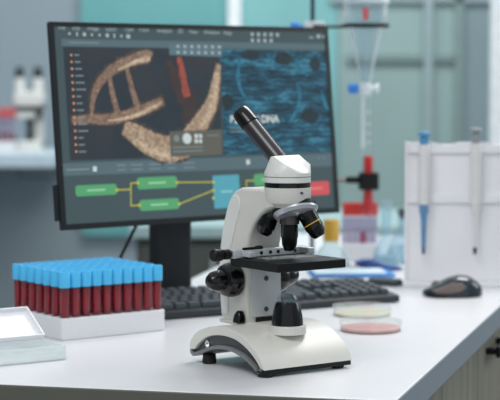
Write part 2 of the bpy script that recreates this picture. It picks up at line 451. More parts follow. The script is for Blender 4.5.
bm = nb(); lathe(bm, [(0.0110, 0.0), (0.0110, 0.073), (0.0100, 0.074)], 40, frame_z(t0, td)); et = obj('eyepiece_tube', bm, mat('tube_lacquer', (44, 42, 46), 0.3, coat=0.2), mic, smooth=True)
bm = nb(); lathe(bm, [(0.0113, 0.0722), (0.0122, 0.0732), (0.0121, 0.0865), (0.0112, 0.0950), (0.0098, 0.0970), (0.0085, 0.0970), (0.0070, 0.0945), (0, 0.094)], 40, frame_z(t0, td))
obj('eyepiece', bm, M_black, et, smooth=True)

# nosepiece and objectives
wd = L(0.50, -0.87)
nax = (wd * math.sin(math.radians(24)) - up * math.cos(math.radians(24))).normalized()
nc = L(0.0095, 0.001) + up * 0.1958
bm = nb(); lathe(bm, [(0.014, -0.010), (0.0225, -0.0085), (0.0272, -0.0050), (0.0276, 0.0)], 44, frame_z(nc, nax)); npz = obj('nosepiece', bm, M_blackm, mic, smooth=True)
bm = nb(); lathe(bm, [(0.0268, 0.0), (0.0280, 0.0006), (0.0280, 0.0028), (0.0255, 0.0066), (0.017, 0.0095), (0, 0.0100)], 44, frame_z(nc, nax)); obj('nosepiece_ring', bm, mat('ring_metal', (196, 198, 204), 0.28, metal=0.45), npz, smooth=True)
def objective(p0, d, Ls, r, ring=None, collar=False):
    M = frame_z(p0, d)
    prof = [(r * 0.9, -0.006), (r * 1.02, 0.0), (r * 1.02, 0.006), (r, 0.0065), (r, Ls * 0.62), (r * 0.93, Ls * 0.66), (r * 0.88, Ls * 0.82), (r * 0.62, Ls * 0.98), (r * 0.42, Ls), (r * 0.36, Ls), (r * 0.3, Ls - 0.002), (0, Ls - 0.002)]
    bm = nb(); lathe(bm, prof, 32, M); o = obj('objective', bm, M_black, mic, smooth=True)
    if ring:
        bm = nb(); lathe(bm, [(r * 1.0, Ls * ring), (r * 1.04, Ls * ring + 0.0003), (r * 1.04, Ls * ring + 0.0012), (r * 1.0, Ls * ring + 0.0015)], 32, M); obj('colour_ring', bm, M_yellow, o, smooth=True)
    if collar:
        bm = nb(); lathe(bm, [(r * 1.0, 0.003), (r * 1.16, 0.0035), (r * 1.16, 0.0135), (r * 1.0, 0.014)], 32, M); obj('collar', bm, mat('collar_grey', (84, 78, 78), 0.3, metal=0.5), o, smooth=True)
    return o
objective(L(0.0025, 0) + up * 0.1925, -up, 0.0470, 0.0106, collar=True)
objective(L(0.0225, -0.004) + up * 0.1930, L(0.50, -0.10, -0.86), 0.034, 0.0115, ring=0.42)
objective(L(-0.0195, 0.012) + up * 0.1905, L(-0.36, 0.10, -0.93), 0.028, 0.0122)

# ------------------------------------------------------------------ monitor
MC = Vector((-0.0725, 2.7025, CAMZ - 0.0723)); YAW = 0.6737; TILT = 0.1019; MWd, MHt = 0.5365, 0.3035
e = Vector((math.cos(YAW), math.sin(YAW), 0)); nh = Vector((math.sin(YAW), -math.cos(YAW), 0))
mu = up * math.cos(TILT) - nh * math.sin(TILT); mn = nh * math.cos(TILT) + up * math.sin(TILT)
mon = thing('computer_monitor', 'wide black computer monitor showing DNA and cell imaging software', 'monitor', (MC.x, MC.y, T), YAW)
def ml(p):   # world point into the monitor's own frame
    q = Vector(p) - Vector((MC.x, MC.y, T))
    return Vector((q.dot(e), -q.dot(nh), q.z))
SM = Matrix.Identity(4)                       # screen plane: x along the width, y up, z out of the glass, in the monitor's frame
ux, uy, uz = Vector((1, 0, 0)), ml(MC + mu) - ml(MC), ml(MC + mn) - ml(MC)
for i in range(3): SM[i][0], SM[i][1], SM[i][2], SM[i][3] = ux[i], uy[i], uz[i], ml(MC)[i]
def S(px, py):
    d = ray(px, py); c = Vector((0, 0, CAMZ)); t = (MC - c).dot(mn) / d.dot(mn); q = c + d * t - MC
    return (q.dot(e), q.dot(mu))
W2, H2 = MWd / 2, MHt / 2
bm = nb(); bz = 0.006
box(bm, -W2, W2, -H2, H2, -0.007, -0.0012, SM); housing = obj('housing', bm, M_bezel, mon, bevel=0.002)
bm = nb(); box(bm, -0.20, 0.20, -0.11, 0.10, -0.045, -0.0072, SM); obj('back_cover', bm, M_bezel, mon, bevel=0.01)
bm = nb()
LB, RB, TB, BB = 0.0085, 0.0085, 0.007, 0.0085
box(bm, -W2, -W2 + LB, -H2, H2, -0.0011, 0.0006, SM); box(bm, W2 - RB, W2, -H2, H2, -0.0011, 0.0006, SM)
box(bm, -W2 + LB, W2 - RB, H2 - TB, H2, -0.0011, 0.0006, SM); box(bm, -W2 + LB, W2 - RB, -H2, -H2 + BB, -0.0011, 0.0006, SM)
obj('bezel', bm, M_bezel, mon)
bm = nb(); box(bm, -W2 + LB, W2 - RB, -H2 + BB, H2 - TB, -0.0011, -0.0008, SM); scr = obj('screen', bm, emis('screen_slate', (64, 81, 86)), mon)
# edge-mounted side button block
bm = nb(); box(bm, -W2 - 0.0025, -W2 - 0.0002, -0.138, -0.085, -0.014, -0.002, SM); obj('side_button', bm, M_bezel, mon, bevel=0.0008)

LAY = [0]
def poly(bm, pts, z):
    vs = [bm.verts.new(SM @ Vector((x, y, z))) for x, y in pts]; bm.faces.new(vs)
def rect_px(bm, x0, y0, x1, y1, z, rad=0.0):
    c = [S(x0, y0), S(x1, y0), S(x1, y1), S(x0, y1)]
    l = (c[0][0] + c[3][0]) / 2; r = (c[1][0] + c[2][0]) / 2; t = (c[0][1] + c[1][1]) / 2; b = (c[2][1] + c[3][1]) / 2
    if rad: pts = [((l + r) / 2 + x, (t + b) / 2 + y) for x, y in rrect(r - l, t - b, rad, 4)]
    else: pts = [(l, b), (r, b), (r, t), (l, t)]
    poly(bm, pts, z)
def quad_px(bm, cs, z): poly(bm, [S(*c) for c in cs], z)
def line_px(bm, pts, w, z):
    q = [Vector(S(*p)) for p in pts]
    for a, b in zip(q, q[1:]):
        d = (b - a).normalized(); n = Vector((-d.y, d.x)) * w / 2; ex = d * w / 2
        poly(bm, [tuple(a - ex - n), tuple(b + ex - n), tuple(b + ex + n), tuple(a - ex + n)], z)
def disc_px(bm, px, py, r, z, seg=14):
    c = S(px, py); poly(bm, [(c[0] + r * math.cos(2 * PI * k / seg), c[1] + r * math.sin(2 * PI * k / seg)) for k in range(seg)], z)
def ribbon_px(bm, pts, ws, z, jag=0.0, n=7):
    q = smoothcurve([S(*p) for p in pts], n); m = len(q); wv = []
    for i in range(m):
        t = i / (m - 1) * (len(ws) - 1); k = min(int(t), len(ws) - 2); wv.append(ws[k] + (ws[k + 1] - ws[k]) * (t - k))
    L_, R_ = [], []
    for i in range(m):
        a = Vector(q[max(i - 1, 0)]); b = Vector(q[min(i + 1, m - 1)]); d = (b - a).normalized(); nn = Vector((-d.y, d.x))
        w1 = wv[i] / 2 * (1 + random.uniform(-jag, jag)); w2 = wv[i] / 2 * (1 + random.uniform(-jag, jag))
        L_.append(Vector(q[i]) + nn * w1); R_.append(Vector(q[i]) - nn * w2)
    lv = [bm.verts.new(SM @ Vector((p.x, p.y, z))) for p in L_]; rv = [bm.verts.new(SM @ Vector((p.x, p.y, z))) for p in R_]
    for i in range(m - 1): bm.faces.new((lv[i], lv[i + 1], rv[i + 1], rv[i]))
def sobj(name, bm, m): return obj(name, bm, m, scr)
def text_mesh(name, s, px, py, size, m, z, bold=0.0):
    cu = bpy.data.curves.new(name, 'FONT'); cu.body = s; cu.size = size; cu.offset = bold
    t = bpy.data.objects.new(name, cu); COL.objects.link(t)
    dg = bpy.context.evaluated_depsgraph_get(); dg.update()
    me = bpy.data.meshes.new_from_object(t.evaluated_get(dg)); bpy.data.objects.remove(t)
    c = S(px, py); M = SM @ Matrix.Translation((c[0], c[1] - size * 0.35, z)); me.transform(M)
    return link(name, me, m, scr)

E_txt = emis('screen_text', (160, 175, 178)); E_txtd = emis('screen_text_dim', (118, 134, 140))
E_band = emis('screen_band', (84, 105, 113)); E_tab = emis('screen_tab', (88, 112, 122))
E_dark = emis('screen_dark', (52, 62, 72)); E_green = emis('screen_green', (84, 160, 108)); E_gtxt = emis('screen_green_text', (150, 205, 165))
E_cyan = emis('screen_cyan', (82, 160, 176)); E_red = emis('screen_red', (200, 84, 88)); E_yel = emis('screen_yellow', (186, 184, 70)); E_wht = emis('screen_white', (196, 206, 206))
E_org = emis('screen_orange', (214, 150, 110)); E_olive = emis('screen_olive', (92, 92, 84))

def noise_emis(name, stops, scale, detail=6, rough=0.6, voro=False, stretch=(1, 1, 1)):
    m = emis(name, (100, 100, 100)); nt = m.node_tree
    n = [x for x in nt.nodes if x.type == 'TEX_NOISE'][0]; r = [x for x in nt.nodes if x.type == 'VALTORGB'][0]
    n.inputs['Scale'].default_value = scale; n.inputs['Detail'].default_value = detail; n.inputs['Roughness'].default_value = rough
    tc = [x for x in nt.nodes if x.type == 'TEX_COORD'][0]
    mp = nt.nodes.new('ShaderNodeMapping'); mp.inputs['Scale'].default_value = stretch
    nt.links.new(tc.outputs['Object'], mp.inputs[0]); nt.links.new(mp.outputs[0], n.inputs['Vector'])
    cr = r.color_ramp
    while len(cr.elements) > 1: cr.elements.remove(cr.elements[0])
    cr.elements[0].position = stops[0][0]; cr.elements[0].color = (*srgb(stops[0][1]), 1)
    for p, c in stops[1:]:
        el = cr.elements.new(p); el.color = (*srgb(c), 1)
    return m

z1, z2, z3, z4, z5 = -0.0006, -0.0004, -0.0002, 0.0, 0.0002
# menu bar
for s, px, py in (('File', 58.5, 27.3), ('Edit', 72.5, 27.6), ('Image', 87.5, 28), ('Layer', 106, 28.6), ('Type', 124, 29), ('Filter', 139.5, 29.6), ('Analysis', 157, 30.3), ('3D', 177.8, 31), ('View', 189, 31.4), ('Window', 204, 32), ('Help', 223.5, 32.6)):
    text_mesh('menu_lettering', s, px, py, 0.0088, E_txt, z1)
bm = nb()
for i, px in enumerate((69.7, 77.3, 84.6, 92.2, 99.8, 107.5, 114.6, 121.6, 128.5)):
    py = 33.6 + i * 0.35
    bm = nb()
    if i in (2, 5): disc_px(bm, px, py, 0.0032, z1)
    elif i in (1, 6): rect_px(bm, px - 0.8, py - 2.2, px + 0.8, py + 2.2, z1)
    elif i == 8: rect_px(bm, px - 2, py - 2, px + 2, py + 2, z1)
    else: disc_px(bm, px, py, 0.0023, z1, 6)
    sobj('tool_icon', bm, E_txt)
bm = nb()
for r in range(2):
    for c in range(5): rect_px(bm, 252.5 + c * 6.3 - 1.4, 32.6 + r * 6 + c * .1, 252.5 + c * 6.3 + 1.4, 36 + r * 6 + c * .1, z1) if not (r == 1 and c == 4) else None
bm2_ = nb(); line_px(bm2_, [(310, 37.5), (313, 37.5)], 0.002, z1); rect_px(bm2_, 317, 34.5, 320.5, 38, z1); rect_px(bm2_, 323, 35, 326, 38, z1); sobj('window_button_icons', bm2_, E_txt)
sobj('icon_grid', bm, E_txt)
bm = nb(); quad_px(bm, [(61.5, 38.8), (327, 43.8), (327.6, 50), (62, 46)], z1); sobj('header_band', bm, E_band)
bm = nb(); quad_px(bm, [(69, 41.6), (99, 42.2), (99, 43.6), (69, 43)], z2); sobj('header_caption', bm, E_txtd)
# DNA panel
bm = nb(); quad_px(bm, [(63.3, 46.8), (219.5, 49.5), (223, 155.5), (70.5, 160.5)], z1); sobj('dna_panel', bm, noise_emis('dna_back', [(0.3, (36, 46, 56)), (0.55, (46, 53, 61)), (0.8, (58, 54, 58))], 9, 3))
M_dna = noise_emis('dna_beads', [(0.25, (78, 64, 58)), (0.5, (126, 102, 88)), (0.75, (172, 148, 126))], 240, 3, 0.7)
M_dna2 = noise_emis('dna_beads_bright', [(0.22, (92, 70, 60)), (0.5, (156, 134, 112)), (0.75, (214, 198, 172))], 190, 4, 0.7)
M_red = noise_emis('dna_red', [(0.3, (116, 62, 56)), (0.7, (168, 84, 70))], 150, 3)
bm = nb()
ribbon_px(bm, [(92, 115), (93, 100), (99, 84), (112, 70), (130, 61), (147, 56.5), (151, 58)], [.005, .008, .012, .015, .017, .021, .013], z3, .07, 16)
ribbon_px(bm, [(109, 73), (113, 95), (118, 113)], [.006, .009, .010], z2, .1, 10)
ribbon_px(bm, [(126, 64), (132, 88), (139, 110)], [.006, .009, .012], z2, .1, 10)
ribbon_px(bm, [(72, 120), (88, 119), (110, 119), (132, 114), (150, 107), (163, 101)], [.008, .013, .016, .016, .016, .013], z3, .07, 16)
sobj('dna_strand', bm, M_dna)
M_halo = noise_emis('dna_halo', [(0.3, (56, 54, 58)), (0.7, (82, 70, 64))], 160, 4)
bm = nb(); ribbon_px(bm, [(91, 116), (92, 100), (98, 84), (111, 70), (129, 61), (147, 56.5), (152.5, 58)], [.009, .013, .018, .021, .024, .027, .018], z2 - 0.00006, .2, 16); sobj('dna_glow', bm, M_halo)
bm = nb(); ribbon_px(bm, [(70.5, 120), (88, 119), (110, 119), (132, 114), (150, 107), (164.5, 100)], [.012, .019, .022, .022, .022, .018], z2 - 0.00006, .2, 16); sobj('dna_glow', bm, M_halo)
M_hi = noise_emis('dna_highlight', [(0.3, (140, 116, 98)), (0.6, (204, 184, 158))], 260, 3)
bm = nb(); ribbon_px(bm, [(118, 70), (132, 63.5), (146, 59), (150, 60)], [.002, .006, .008, .004], z3 + 0.00006, .5, 14); sobj('dna_highlight', bm, M_hi)
bm = nb(); ribbon_px(bm, [(108, 121), (130, 117), (148, 110), (161, 103)], [.002, .005, .006, .004], z3 + 0.00006, .5, 14); sobj('dna_highlight', bm, M_hi)
M_warm = noise_emis('dna_warm_shade', [(0.3, (52, 46, 48)), (0.7, (70, 54, 52))], 60, 3)
bm = nb(); ribbon_px(bm, [(168, 60), (178, 84), (190, 104), (186, 124)], [.010, .028, .036, .012], z2 - 0.0001, .2, 12); sobj('dna_warm_shade', bm, M_warm)

bm = nb(); ribbon_px(bm, [(124, 128), (134, 133), (150, 143), (168, 149), (186, 143), (200, 124), (211, 105), (215.5, 86), (218.5, 64)], [.020, .030, .037, .040, .040, .030, .023, .017, .008], z3, .08, 16); sobj('dna_strand_front', bm, M_dna2)
bm = nb(); ribbon_px(bm, [(123, 126), (134, 132), (150, 142), (168, 148.5), (187, 142), (201, 123), (212, 104), (216, 85), (219, 63)], [.026, .036, .043, .046, .046, .036, .028, .021, .011], z2 - 0.00006, .2, 16); sobj('dna_glow', bm, M_halo)
bm = nb(); ribbon_px(bm, [(136, 140), (150, 150), (168, 155), (184, 150)], [.004, .010, .012, .004], z3 + 0.00006, .5, 14); sobj('dna_highlight', bm, M_hi)
bm = nb(); ribbon_px(bm, [(200, 128), (210, 112), (215, 96), (218, 72)], [.004, .009, .008, .003], z3 + 0.00006, .5, 14); sobj('dna_highlight', bm, M_hi)
bm = nb(); ribbon_px(bm, [(179, 57), (183, 76), (187, 97)], [.009, .012, .013], z3, .15); sobj('dna_red_rung', bm, M_red)
bm = nb()
for i in range(15):
    px = 71.2 + i * 0.36; py = 55 + i * 6.9
    disc_px(bm, px, py, 0.0019, z4, 8)
sobj('list_bullets', bm, E_org)
bm = nb()
for i in range(15):
    px = 71.2 + i * 0.36; py = 55 + i * 6.9
    rect_px(bm, px + 3, py - 0.7, px + 8 + (i * 37 % 6), py + 0.8, z4)
sobj('list_captions', bm, E_txtd)
bm = nb(); quad_px(bm, [(169, 44), (222, 45), (222, 57), (169.5, 55)], z3); sobj('icon_tab', bm, E_tab)
bm = nb()
for r in range(2):
    for c in range(7):
        px = 178 + c * 6.9; py = 46.3 + r * 6 + c * .1
        rect_px(bm, px - 1.3, py - 1.4, px + 1.3, py + 1.4, z4)
sobj('tab_icons', bm, E_txt)
bm = nb(); quad_px(bm, [(169.5, 131.5), (221.6, 129.5), (222.2, 155), (170.5, 157)], z4); sobj('caption_card', bm, E_olive)
bm = nb(); disc_px(bm, 187, 138.5, 0.0085, z5); rect_px(bm, 194.5, 134, 198, 138, z5); rect_px(bm, 199, 134, 202, 138, z5); rect_px(bm, 194.5, 139.2, 198, 143, z5); rect_px(bm, 199, 139.2, 202, 143, z5)
sobj('card_icons', bm, E_wht)
bm = nb(); disc_px(bm, 176.5, 138.5, 0.0055, z5, 10); rect_px(bm, 173, 146.5, 203, 147.7, z5); rect_px(bm, 173, 150.5, 203, 151.7, z5); rect_px(bm, 207, 135, 219, 136, z5)
sobj('card_captions', bm, E_txtd)
# micrograph panel
M_virus = noise_emis('micrograph', [(0.30, (20, 42, 54)), (0.45, (26, 60, 78)), (0.56, (38, 88, 110)), (0.68, (62, 132, 156)), (0.8, (40, 90, 112))], 40, 5, 0.65, stretch=(0.55, 1, 1.7))
bm = nb(); quad_px(bm, [(220.5, 49.5), (327, 51.5), (335, 151), (224.5, 155)], z1); sobj('micrograph_panel', bm, M_virus)
nt = M_virus.node_tree
wv = nt.nodes.new('ShaderNodeTexWave'); wv.wave_type = 'BANDS'; wv.bands_direction = 'Z'
wv.inputs['Scale'].default_value = 42; wv.inputs['Distortion'].default_value = 7; wv.inputs['Detail'].default_value = 3; wv.inputs['Detail Scale'].default_value = 1.6
tcn = [x for x in nt.nodes if x.type == 'TEX_COORD'][0]; nt.links.new(tcn.outputs['Object'], wv.inputs['Vector'])
mx = nt.nodes.new('ShaderNodeMath'); mx.operation = 'MULTIPLY_ADD'; mx.inputs[1].default_value = 0.13; mx.inputs[2].default_value = -0.065
nt.links.new(wv.outputs['Fac'], mx.inputs[0])
ad = nt.nodes.new('ShaderNodeMath'); ad.operation = 'ADD'
nzn = [x for x in nt.nodes if x.type == 'TEX_NOISE'][0]; rmp = [x for x in nt.nodes if x.type == 'VALTORGB'][0]
nt.links.new(nzn.outputs['Fac'], ad.inputs[0]); nt.links.new(mx.outputs[0], ad.inputs[1]); nt.links.new(ad.outputs[0], rmp.inputs['Fac'])
M_hole = noise_emis('micrograph_holes', [(0.3, (28, 42, 50)), (0.7, (36, 52, 60))], 60, 3)
bm = nb()
def blob(px, py, rx, ry, z, seg=18):
    c = S(px, py); poly(bm, [(c[0] + rx * (1 + random.uniform(-.1, .1)) * math.cos(2 * PI * k / seg), c[1] + ry * (1 + random.uniform(-.1, .1)) * math.sin(2 * PI * k / seg)) for k in range(seg)], z)
for a in ((251, 55, .021, .008), (284, 58.5, .019, .011), (315, 64, .011, .013), (228, 102, .012, .014), (310, 116, .020, .012)): 
    bm = nb(); blob(*a, z2); sobj('micrograph_void', bm, M_hole)
M_rim = noise_emis('micrograph_rims', [(0.3, (28, 70, 92)), (0.55, (44, 110, 136)), (0.75, (78, 160, 186))], 200, 4)
bm = nb()
bm = nb(); ribbon_px(bm, [(240, 62), (238, 76), (241, 90), (247, 100)], [.004, .008, .006, .003], z2, .3); sobj('micrograph_highlight', bm, M_rim)
bm = nb(); ribbon_px(bm, [(297, 84), (300, 98), (296, 112), (290, 122)], [.003, .006, .006, .003], z2, .3); sobj('micrograph_highlight', bm, M_rim)
bm = nb(); ribbon_px(bm, [(222, 60), (232, 63), (242, 58)], [.004, .007, .004], z2, .3); sobj('micrograph_highlight', bm, M_rim)
bm = nb(); ribbon_px(bm, [(268, 52), (271, 60), (280, 68)], [.003, .005, .003], z2, .3); sobj('micrograph_highlight', bm, M_rim)
bm = nb(); ribbon_px(bm, [(297, 58), (299, 68), (308, 76)], [.003, .006, .003], z2, .3); sobj('micrograph_highlight', bm, M_rim)
bm = nb(); ribbon_px(bm, [(322, 90), (325, 104), (331, 112)], [.003, .007, .004], z2, .3); sobj('micrograph_highlight', bm, M_rim)
bm = nb(); ribbon_px(bm, [(226, 118), (236, 125), (244, 124)], [.003, .007, .004], z2, .3); sobj('micrograph_highlight', bm, M_rim)
bm = nb(); ribbon_px(bm, [(262, 134), (272, 138), (282, 134)], [.003, .007, .004], z2, .3); sobj('micrograph_highlight', bm, M_rim)

text_mesh('micrograph_title', 'Bacterial DNA', 230, 119.5, 0.0165, E_wht, z4, 0.0006)
bm = nb(); rect_px(bm, 230, 127.4, 253, 128.4, z4); rect_px(bm, 230, 130.8, 250, 131.8, z4); sobj('micrograph_caption', bm, E_txtd)
# lower toolbar and node graph
bm = nb(); quad_px(bm, [(60.5, 163.5), (335.5, 153.2), (336.5, 166), (61.5, 176)], z1); sobj('lower_band', bm, E_band)
bm = nb()
rect_px(bm, 66.5, 168.6, 89.5, 170.4, z2); sobj('toolbar_caption', bm, E_txtd)
for px, w in ((117, 9), (131, 12), (149, 12), (167, 9), (183, 12), (290, 6), (318, 2), (323, 2)):
    y = 167 - (px - 117) * 0.037
    bm = nb(); rect_px(bm, px, y - 2.4, px + w, y - 1, z2)
    if px < 280: rect_px(bm, px + 0.5, y + 2.2, px + w, y + 3.5, z2)
    sobj('toolbar_caption', bm, E_txtd)
bm = nb(); rect_px(bm, 93, 166.3, 97, 171.5, z2); sobj('toolbar_icon', bm, E_wht); bm = nb(); rect_px(bm, 246.5, 159.5, 250, 164.5, z2); sobj('toolbar_icon', bm, E_wht)
for (x0, y0, x1, y1, m, t) in ((75.5, 184.6, 117, 195.6, E_green, E_gtxt), (137.3, 176.8, 177, 188.6, E_green, E_gtxt), (139.5, 199, 179.3, 210, E_green, E_gtxt), (213.5, 175, 240, 208, E_cyan, E_cyan), (254, 173.6, 281, 185.5, E_green, E_gtxt), (303, 181.6, 329.5, 195.2, E_red, None)):
    bm = nb(); rect_px(bm, x0, y0, x1, y1, z3, 0.0045 if m is not E_cyan else 0.002); sobj('graph_node', bm, m)
    bm = nb(); cx = (x0 + x1) / 2; cy = (y0 + y1) / 2; rect_px(bm, cx - (x1 - x0) * .22, cy - 0.9, cx + (x1 - x0) * .22, cy + 0.9, z4)
    sobj('node_caption', bm, t if t and t is not E_cyan else emis('node_caption_%d' % int(x0), (226, 130, 130) if m is E_red else (140, 196, 206)))
bm = nb()
for pts in ([(117, 190), (130.5, 189.4)], [(138, 182.8), (131, 183.2), (131.2, 205.8), (139.5, 205.2)], [(177, 182.4), (213.5, 182)], [(179.3, 204), (213.5, 190.3)], [(240, 191.5), (246.5, 191), (246.5, 180.8), (254, 180.3)], [(281, 179), (303, 187)]):
    bm = nb(); line_px(bm, pts, 0.0018, z2); sobj('graph_wire', bm, E_yel)
for p in ((117, 190), (138, 182.8), (139.5, 205.2), (177, 182.4), (179.3, 204), (213.5, 182), (213.5, 190.3), (213.5, 198)):
    bm = nb(); disc_px(bm, *p, 0.0026, z4, 10); sobj('wire_node_dot', bm, E_yel)

# stand
pc = ml(MC - nh * 0.075); py_ = pc.y
bm = nb(); slab(bm, [(x, y + py_ + 0.012) for x, y in rrect(0.071, 0.030, 0.010)], 0.010, MC.z - T + 0.03); obj('stand_neck', bm, M_stand, mon, bevel=0.002)
bm = nb(); slab(bm, [(x, y + py_ + 0.012) for x, y in rrect(0.20, 0.10, 0.02)], 0.0, 0.010); obj('stand_base', bm, M_stand, mon, bevel=0.002)
# its cable
bm = nb(); c0 = G(140, 268, 0.0)
pth = smoothcurve2 = [ml(MC - nh * 0.060 + e * -0.05 - up * 0.08), ml(MC - nh * 0.10 + e * -0.055 - up * 0.16), ml(MC - nh * 0.115 + e * -0.075 - up * 0.21), ml(MC - nh * 0.125 + e * -0.085 - up * 0.26), ml(MC - nh * 0.14 + e * -0.07 - up * 0.284)]
tube_path(bm, pth, 0.0026); obj('cable', bm, M_rubber, mon, smooth=True)

# ------------------------------------------------------------------ keyboard
KR = G(400, 302.5); KY = math.radians(29.3); KL, KD = 0.43, 0.128
kx = Vector((math.cos(KY), math.sin(KY), 0)); kyv = Vector((-math.sin(KY), math.cos(KY), 0))
kc = KR - kx * KL / 2 + kyv * KD / 2; kc.z = T
kb = thing('keyboard', 'dark grey full-size computer keyboard lying behind the microscope', 'keyboard', kc, KY)
bm = nb(); prism(bm, [(-KD / 2, 0.001), (-KD / 2, 0.012), (KD / 2, 0.028), (KD / 2, 0.012)], -KL / 2, KL / 2); obj('body', bm, M_kbody, kb, bevel=0.002)
def keycap(w, d, h=0.0075):
    b_ = nb(); i = 0.0016
    vs = [b_.verts.new(p) for p in ((-w / 2, -d / 2, 0), (w / 2, -d / 2, 0), (w / 2, d / 2, 0), (-w / 2, d / 2, 0), (-w / 2 + i, -d / 2 + i, h), (w / 2 - i, -d / 2 + i, h), (w / 2 - i, d / 2 - i, h), (-w / 2 + i, d / 2 - i, h))]
    for f in ((3, 2, 1, 0), (4, 5, 6, 7), (0, 1, 5, 4), (1, 2, 6, 5), (2, 3, 7, 6), (3, 0, 4, 7)): b_.faces.new([vs[k] for k in f])
    return b_
PIT = 0.01815; KS = {}
rows = [[1.25, 1.25, 1.25, 6.25, 1.25, 1.25, 1.25, 1.25], [2.25] + [1] * 10 + [2.75], [1.75] + [1] * 11 + [2.25], [1.5] + [1] * 12 + [1.5], [1] * 13 + [2], [1] * 15]
cells = []
for r, row in enumerate(rows):
    x = -KL / 2 + 0.012
    for w in row:
        cells.append((x + w * PIT / 2, r, w)); x += w * PIT
    for c in range(3):
        if r != 2: cells.append((-KL / 2 + 0.012 + 15.3 * PIT + (c + .5) * PIT, r, 1))
    for c in range(4):
        if r < 5: cells.append((-KL / 2 + 0.012 + 18.4 * PIT + (c + .5) * PIT, r, 1))
cells.sort(key=lambda c: -(c[0]))
slope = math.atan(0.016 / KD); nk = 0; rest = nb()
for x, r, w in cells:
    y = -KD / 2 + 0.011 + (r + 0.5) * PIT * 0.94
    z = 0.012 + (y + KD / 2) * 0.016 / KD + 0.0003
    if nk < 120:
        if w not in KS:
            b_ = keycap(w * PIT - 0.0028, PIT * 0.94 - 0.0026); o = obj('key', b_, M_key, kb, bevel=0.0007)
            KS[w] = o
        else:
            o = KS[w].copy(); COL.objects.link(o); o.parent = kb
        o.location = (x, y, z); o.rotation_euler = (slope, 0, 0); nk += 1

# ------------------------------------------------------------------ mouse
mcx = G(452, 296); mo = thing('computer_mouse', 'black wireless computer mouse with brown side grip beside the pipette stand', 'mouse', (mcx.x, mcx.y, T), math.radians(4))
def mouse_bm():
    b_ = nb(); nx, ny = 22, 14; g = []
    for i in range(nx + 1):
        t = i / nx; x = -0.049 + 0.098 * t
        hw = 0.030 * (max(0, 1 - abs(2 * t - 1.02) ** 3.2)) ** 0.5 * (0.86 + 0.14 * math.cos((t - .7) * 4))
        HP = ((0, .009), (.08, .0140), (.25, .0220), (.45, .0315), (.60, .0350), (.75, .0340), (.88, .0275), (.96, .0205), (1, .014))
        for (ta, ha), (tb, hb) in zip(HP, HP[1:]):
            if ta <= t <= tb: k_ = (t - ta) / (tb - ta); hh = ha + (hb - ha) * (3 * k_ * k_ - 2 * k_ ** 3 if ta == 0.45 or ta == .6 else k_) - 0.002
        row = []
        for j in range(ny + 1):
            a = PI * j / ny; cy = math.cos(a); s_ = math.sin(a)
            row.append(b_.verts.new((x, hw * (abs(cy) ** .8) * (1 if cy > 0 else -1), 0.002 + hh * s_ ** .62)))
        g.append(row)
    for i in range(nx):
        for j in range(ny): b_.faces.new((g[i][j], g[i + 1][j], g[i + 1][j + 1], g[i][j + 1]))
    for i in range(nx): b_.faces.new((g[i][0], g[i][ny], g[i + 1][ny], g[i + 1][0]))
    b_.faces.new(g[0]); b_.faces.new(g[-1][::-1]); bmesh.ops.remove_doubles(b_, verts=b_.verts[:], dist=1e-5)
    return b_
obj('body', mouse_bm(), mat('mouse_shell', (24, 40, 48), 0.18, coat=0.5), mo, smooth=True, auto=60)
bm = nb()
q = [(-0.037, 0.0115), (-0.020, 0.0180), (-0.004, 0.0240), (0.012, 0.0240), (0.019, 0.0175), (0.008, 0.0105), (-0.010, 0.0075), (-0.030, 0.0085)]
ctr = len(q)
fv = [bm.verts.new((x, -0.0312 + 0.22 * abs(z - 0.01) * (1 if z > .01 else 0) + (0.004 if x < -0.03 else 0), z)) for x, z in q]; bk = [bm.verts.new((v_.co.x, v_.co.y + 0.012, v_.co.z)) for v_ in fv]
bm.faces.new(fv); bm.faces.new(bk[::-1])
for i in range(ctr): bm.faces.new((fv[i], fv[(i + 1) % ctr], bk[(i + 1) % ctr], bk[i]))
obj('side_grip', bm, mat('mouse_grip', (112, 98, 96), 0.5), mo, bevel=0.001)
bm = nb(); lathe(bm, [(0.006, -0.0035), (0.007, -0.002), (0.007, 0.002), (0.006, 0.0035)], 24, frame_z((-0.027, 0.0, 0.0190), (0, 1, 0))); obj('scroll_wheel', bm, M_mgrey, mo, smooth=True)
bm = nb(); slab(bm, [(x * 1.0, y) for x, y in rrect(0.088, 0.05, 0.02)], 0.0, 0.003); obj('glide_foot', bm, M_rubber, mo)

# ------------------------------------------------------------------ tube rack and its tubes
RY = math.radians(36.2); N = 10; NJ = 7; PT = 0.0167; PJ = 0.0218; RW = 0.1690; RD = 0.1500
r0 = G(62.5, 341); rx = Vector((math.cos(RY), math.sin(RY), 0)); ry = Vector((-math.sin(RY), math.cos(RY), 0))
rc = r0 + rx * RW / 2 + ry * RD / 2; rc.z = T
rk = thing('test_tube_rack', 'low square white foam rack filled with blue-capped blood tubes', 'tube rack', rc, RY)
RH = 0.0300
bm = nb(); slab(bm, rrect(RW, RD, 0.006, 4), 0.0, RH)
obj('block', bm, M_foam, rk, bevel=0.0015)
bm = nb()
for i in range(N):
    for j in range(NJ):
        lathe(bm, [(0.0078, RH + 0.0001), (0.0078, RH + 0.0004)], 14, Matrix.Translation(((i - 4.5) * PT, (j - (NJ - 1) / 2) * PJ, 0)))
obj('well_shade_discs', bm, mat('well_shadow', (150, 140, 146), 0.8), rk)  # flat darker discs under the tubes, painted as shade in the wells
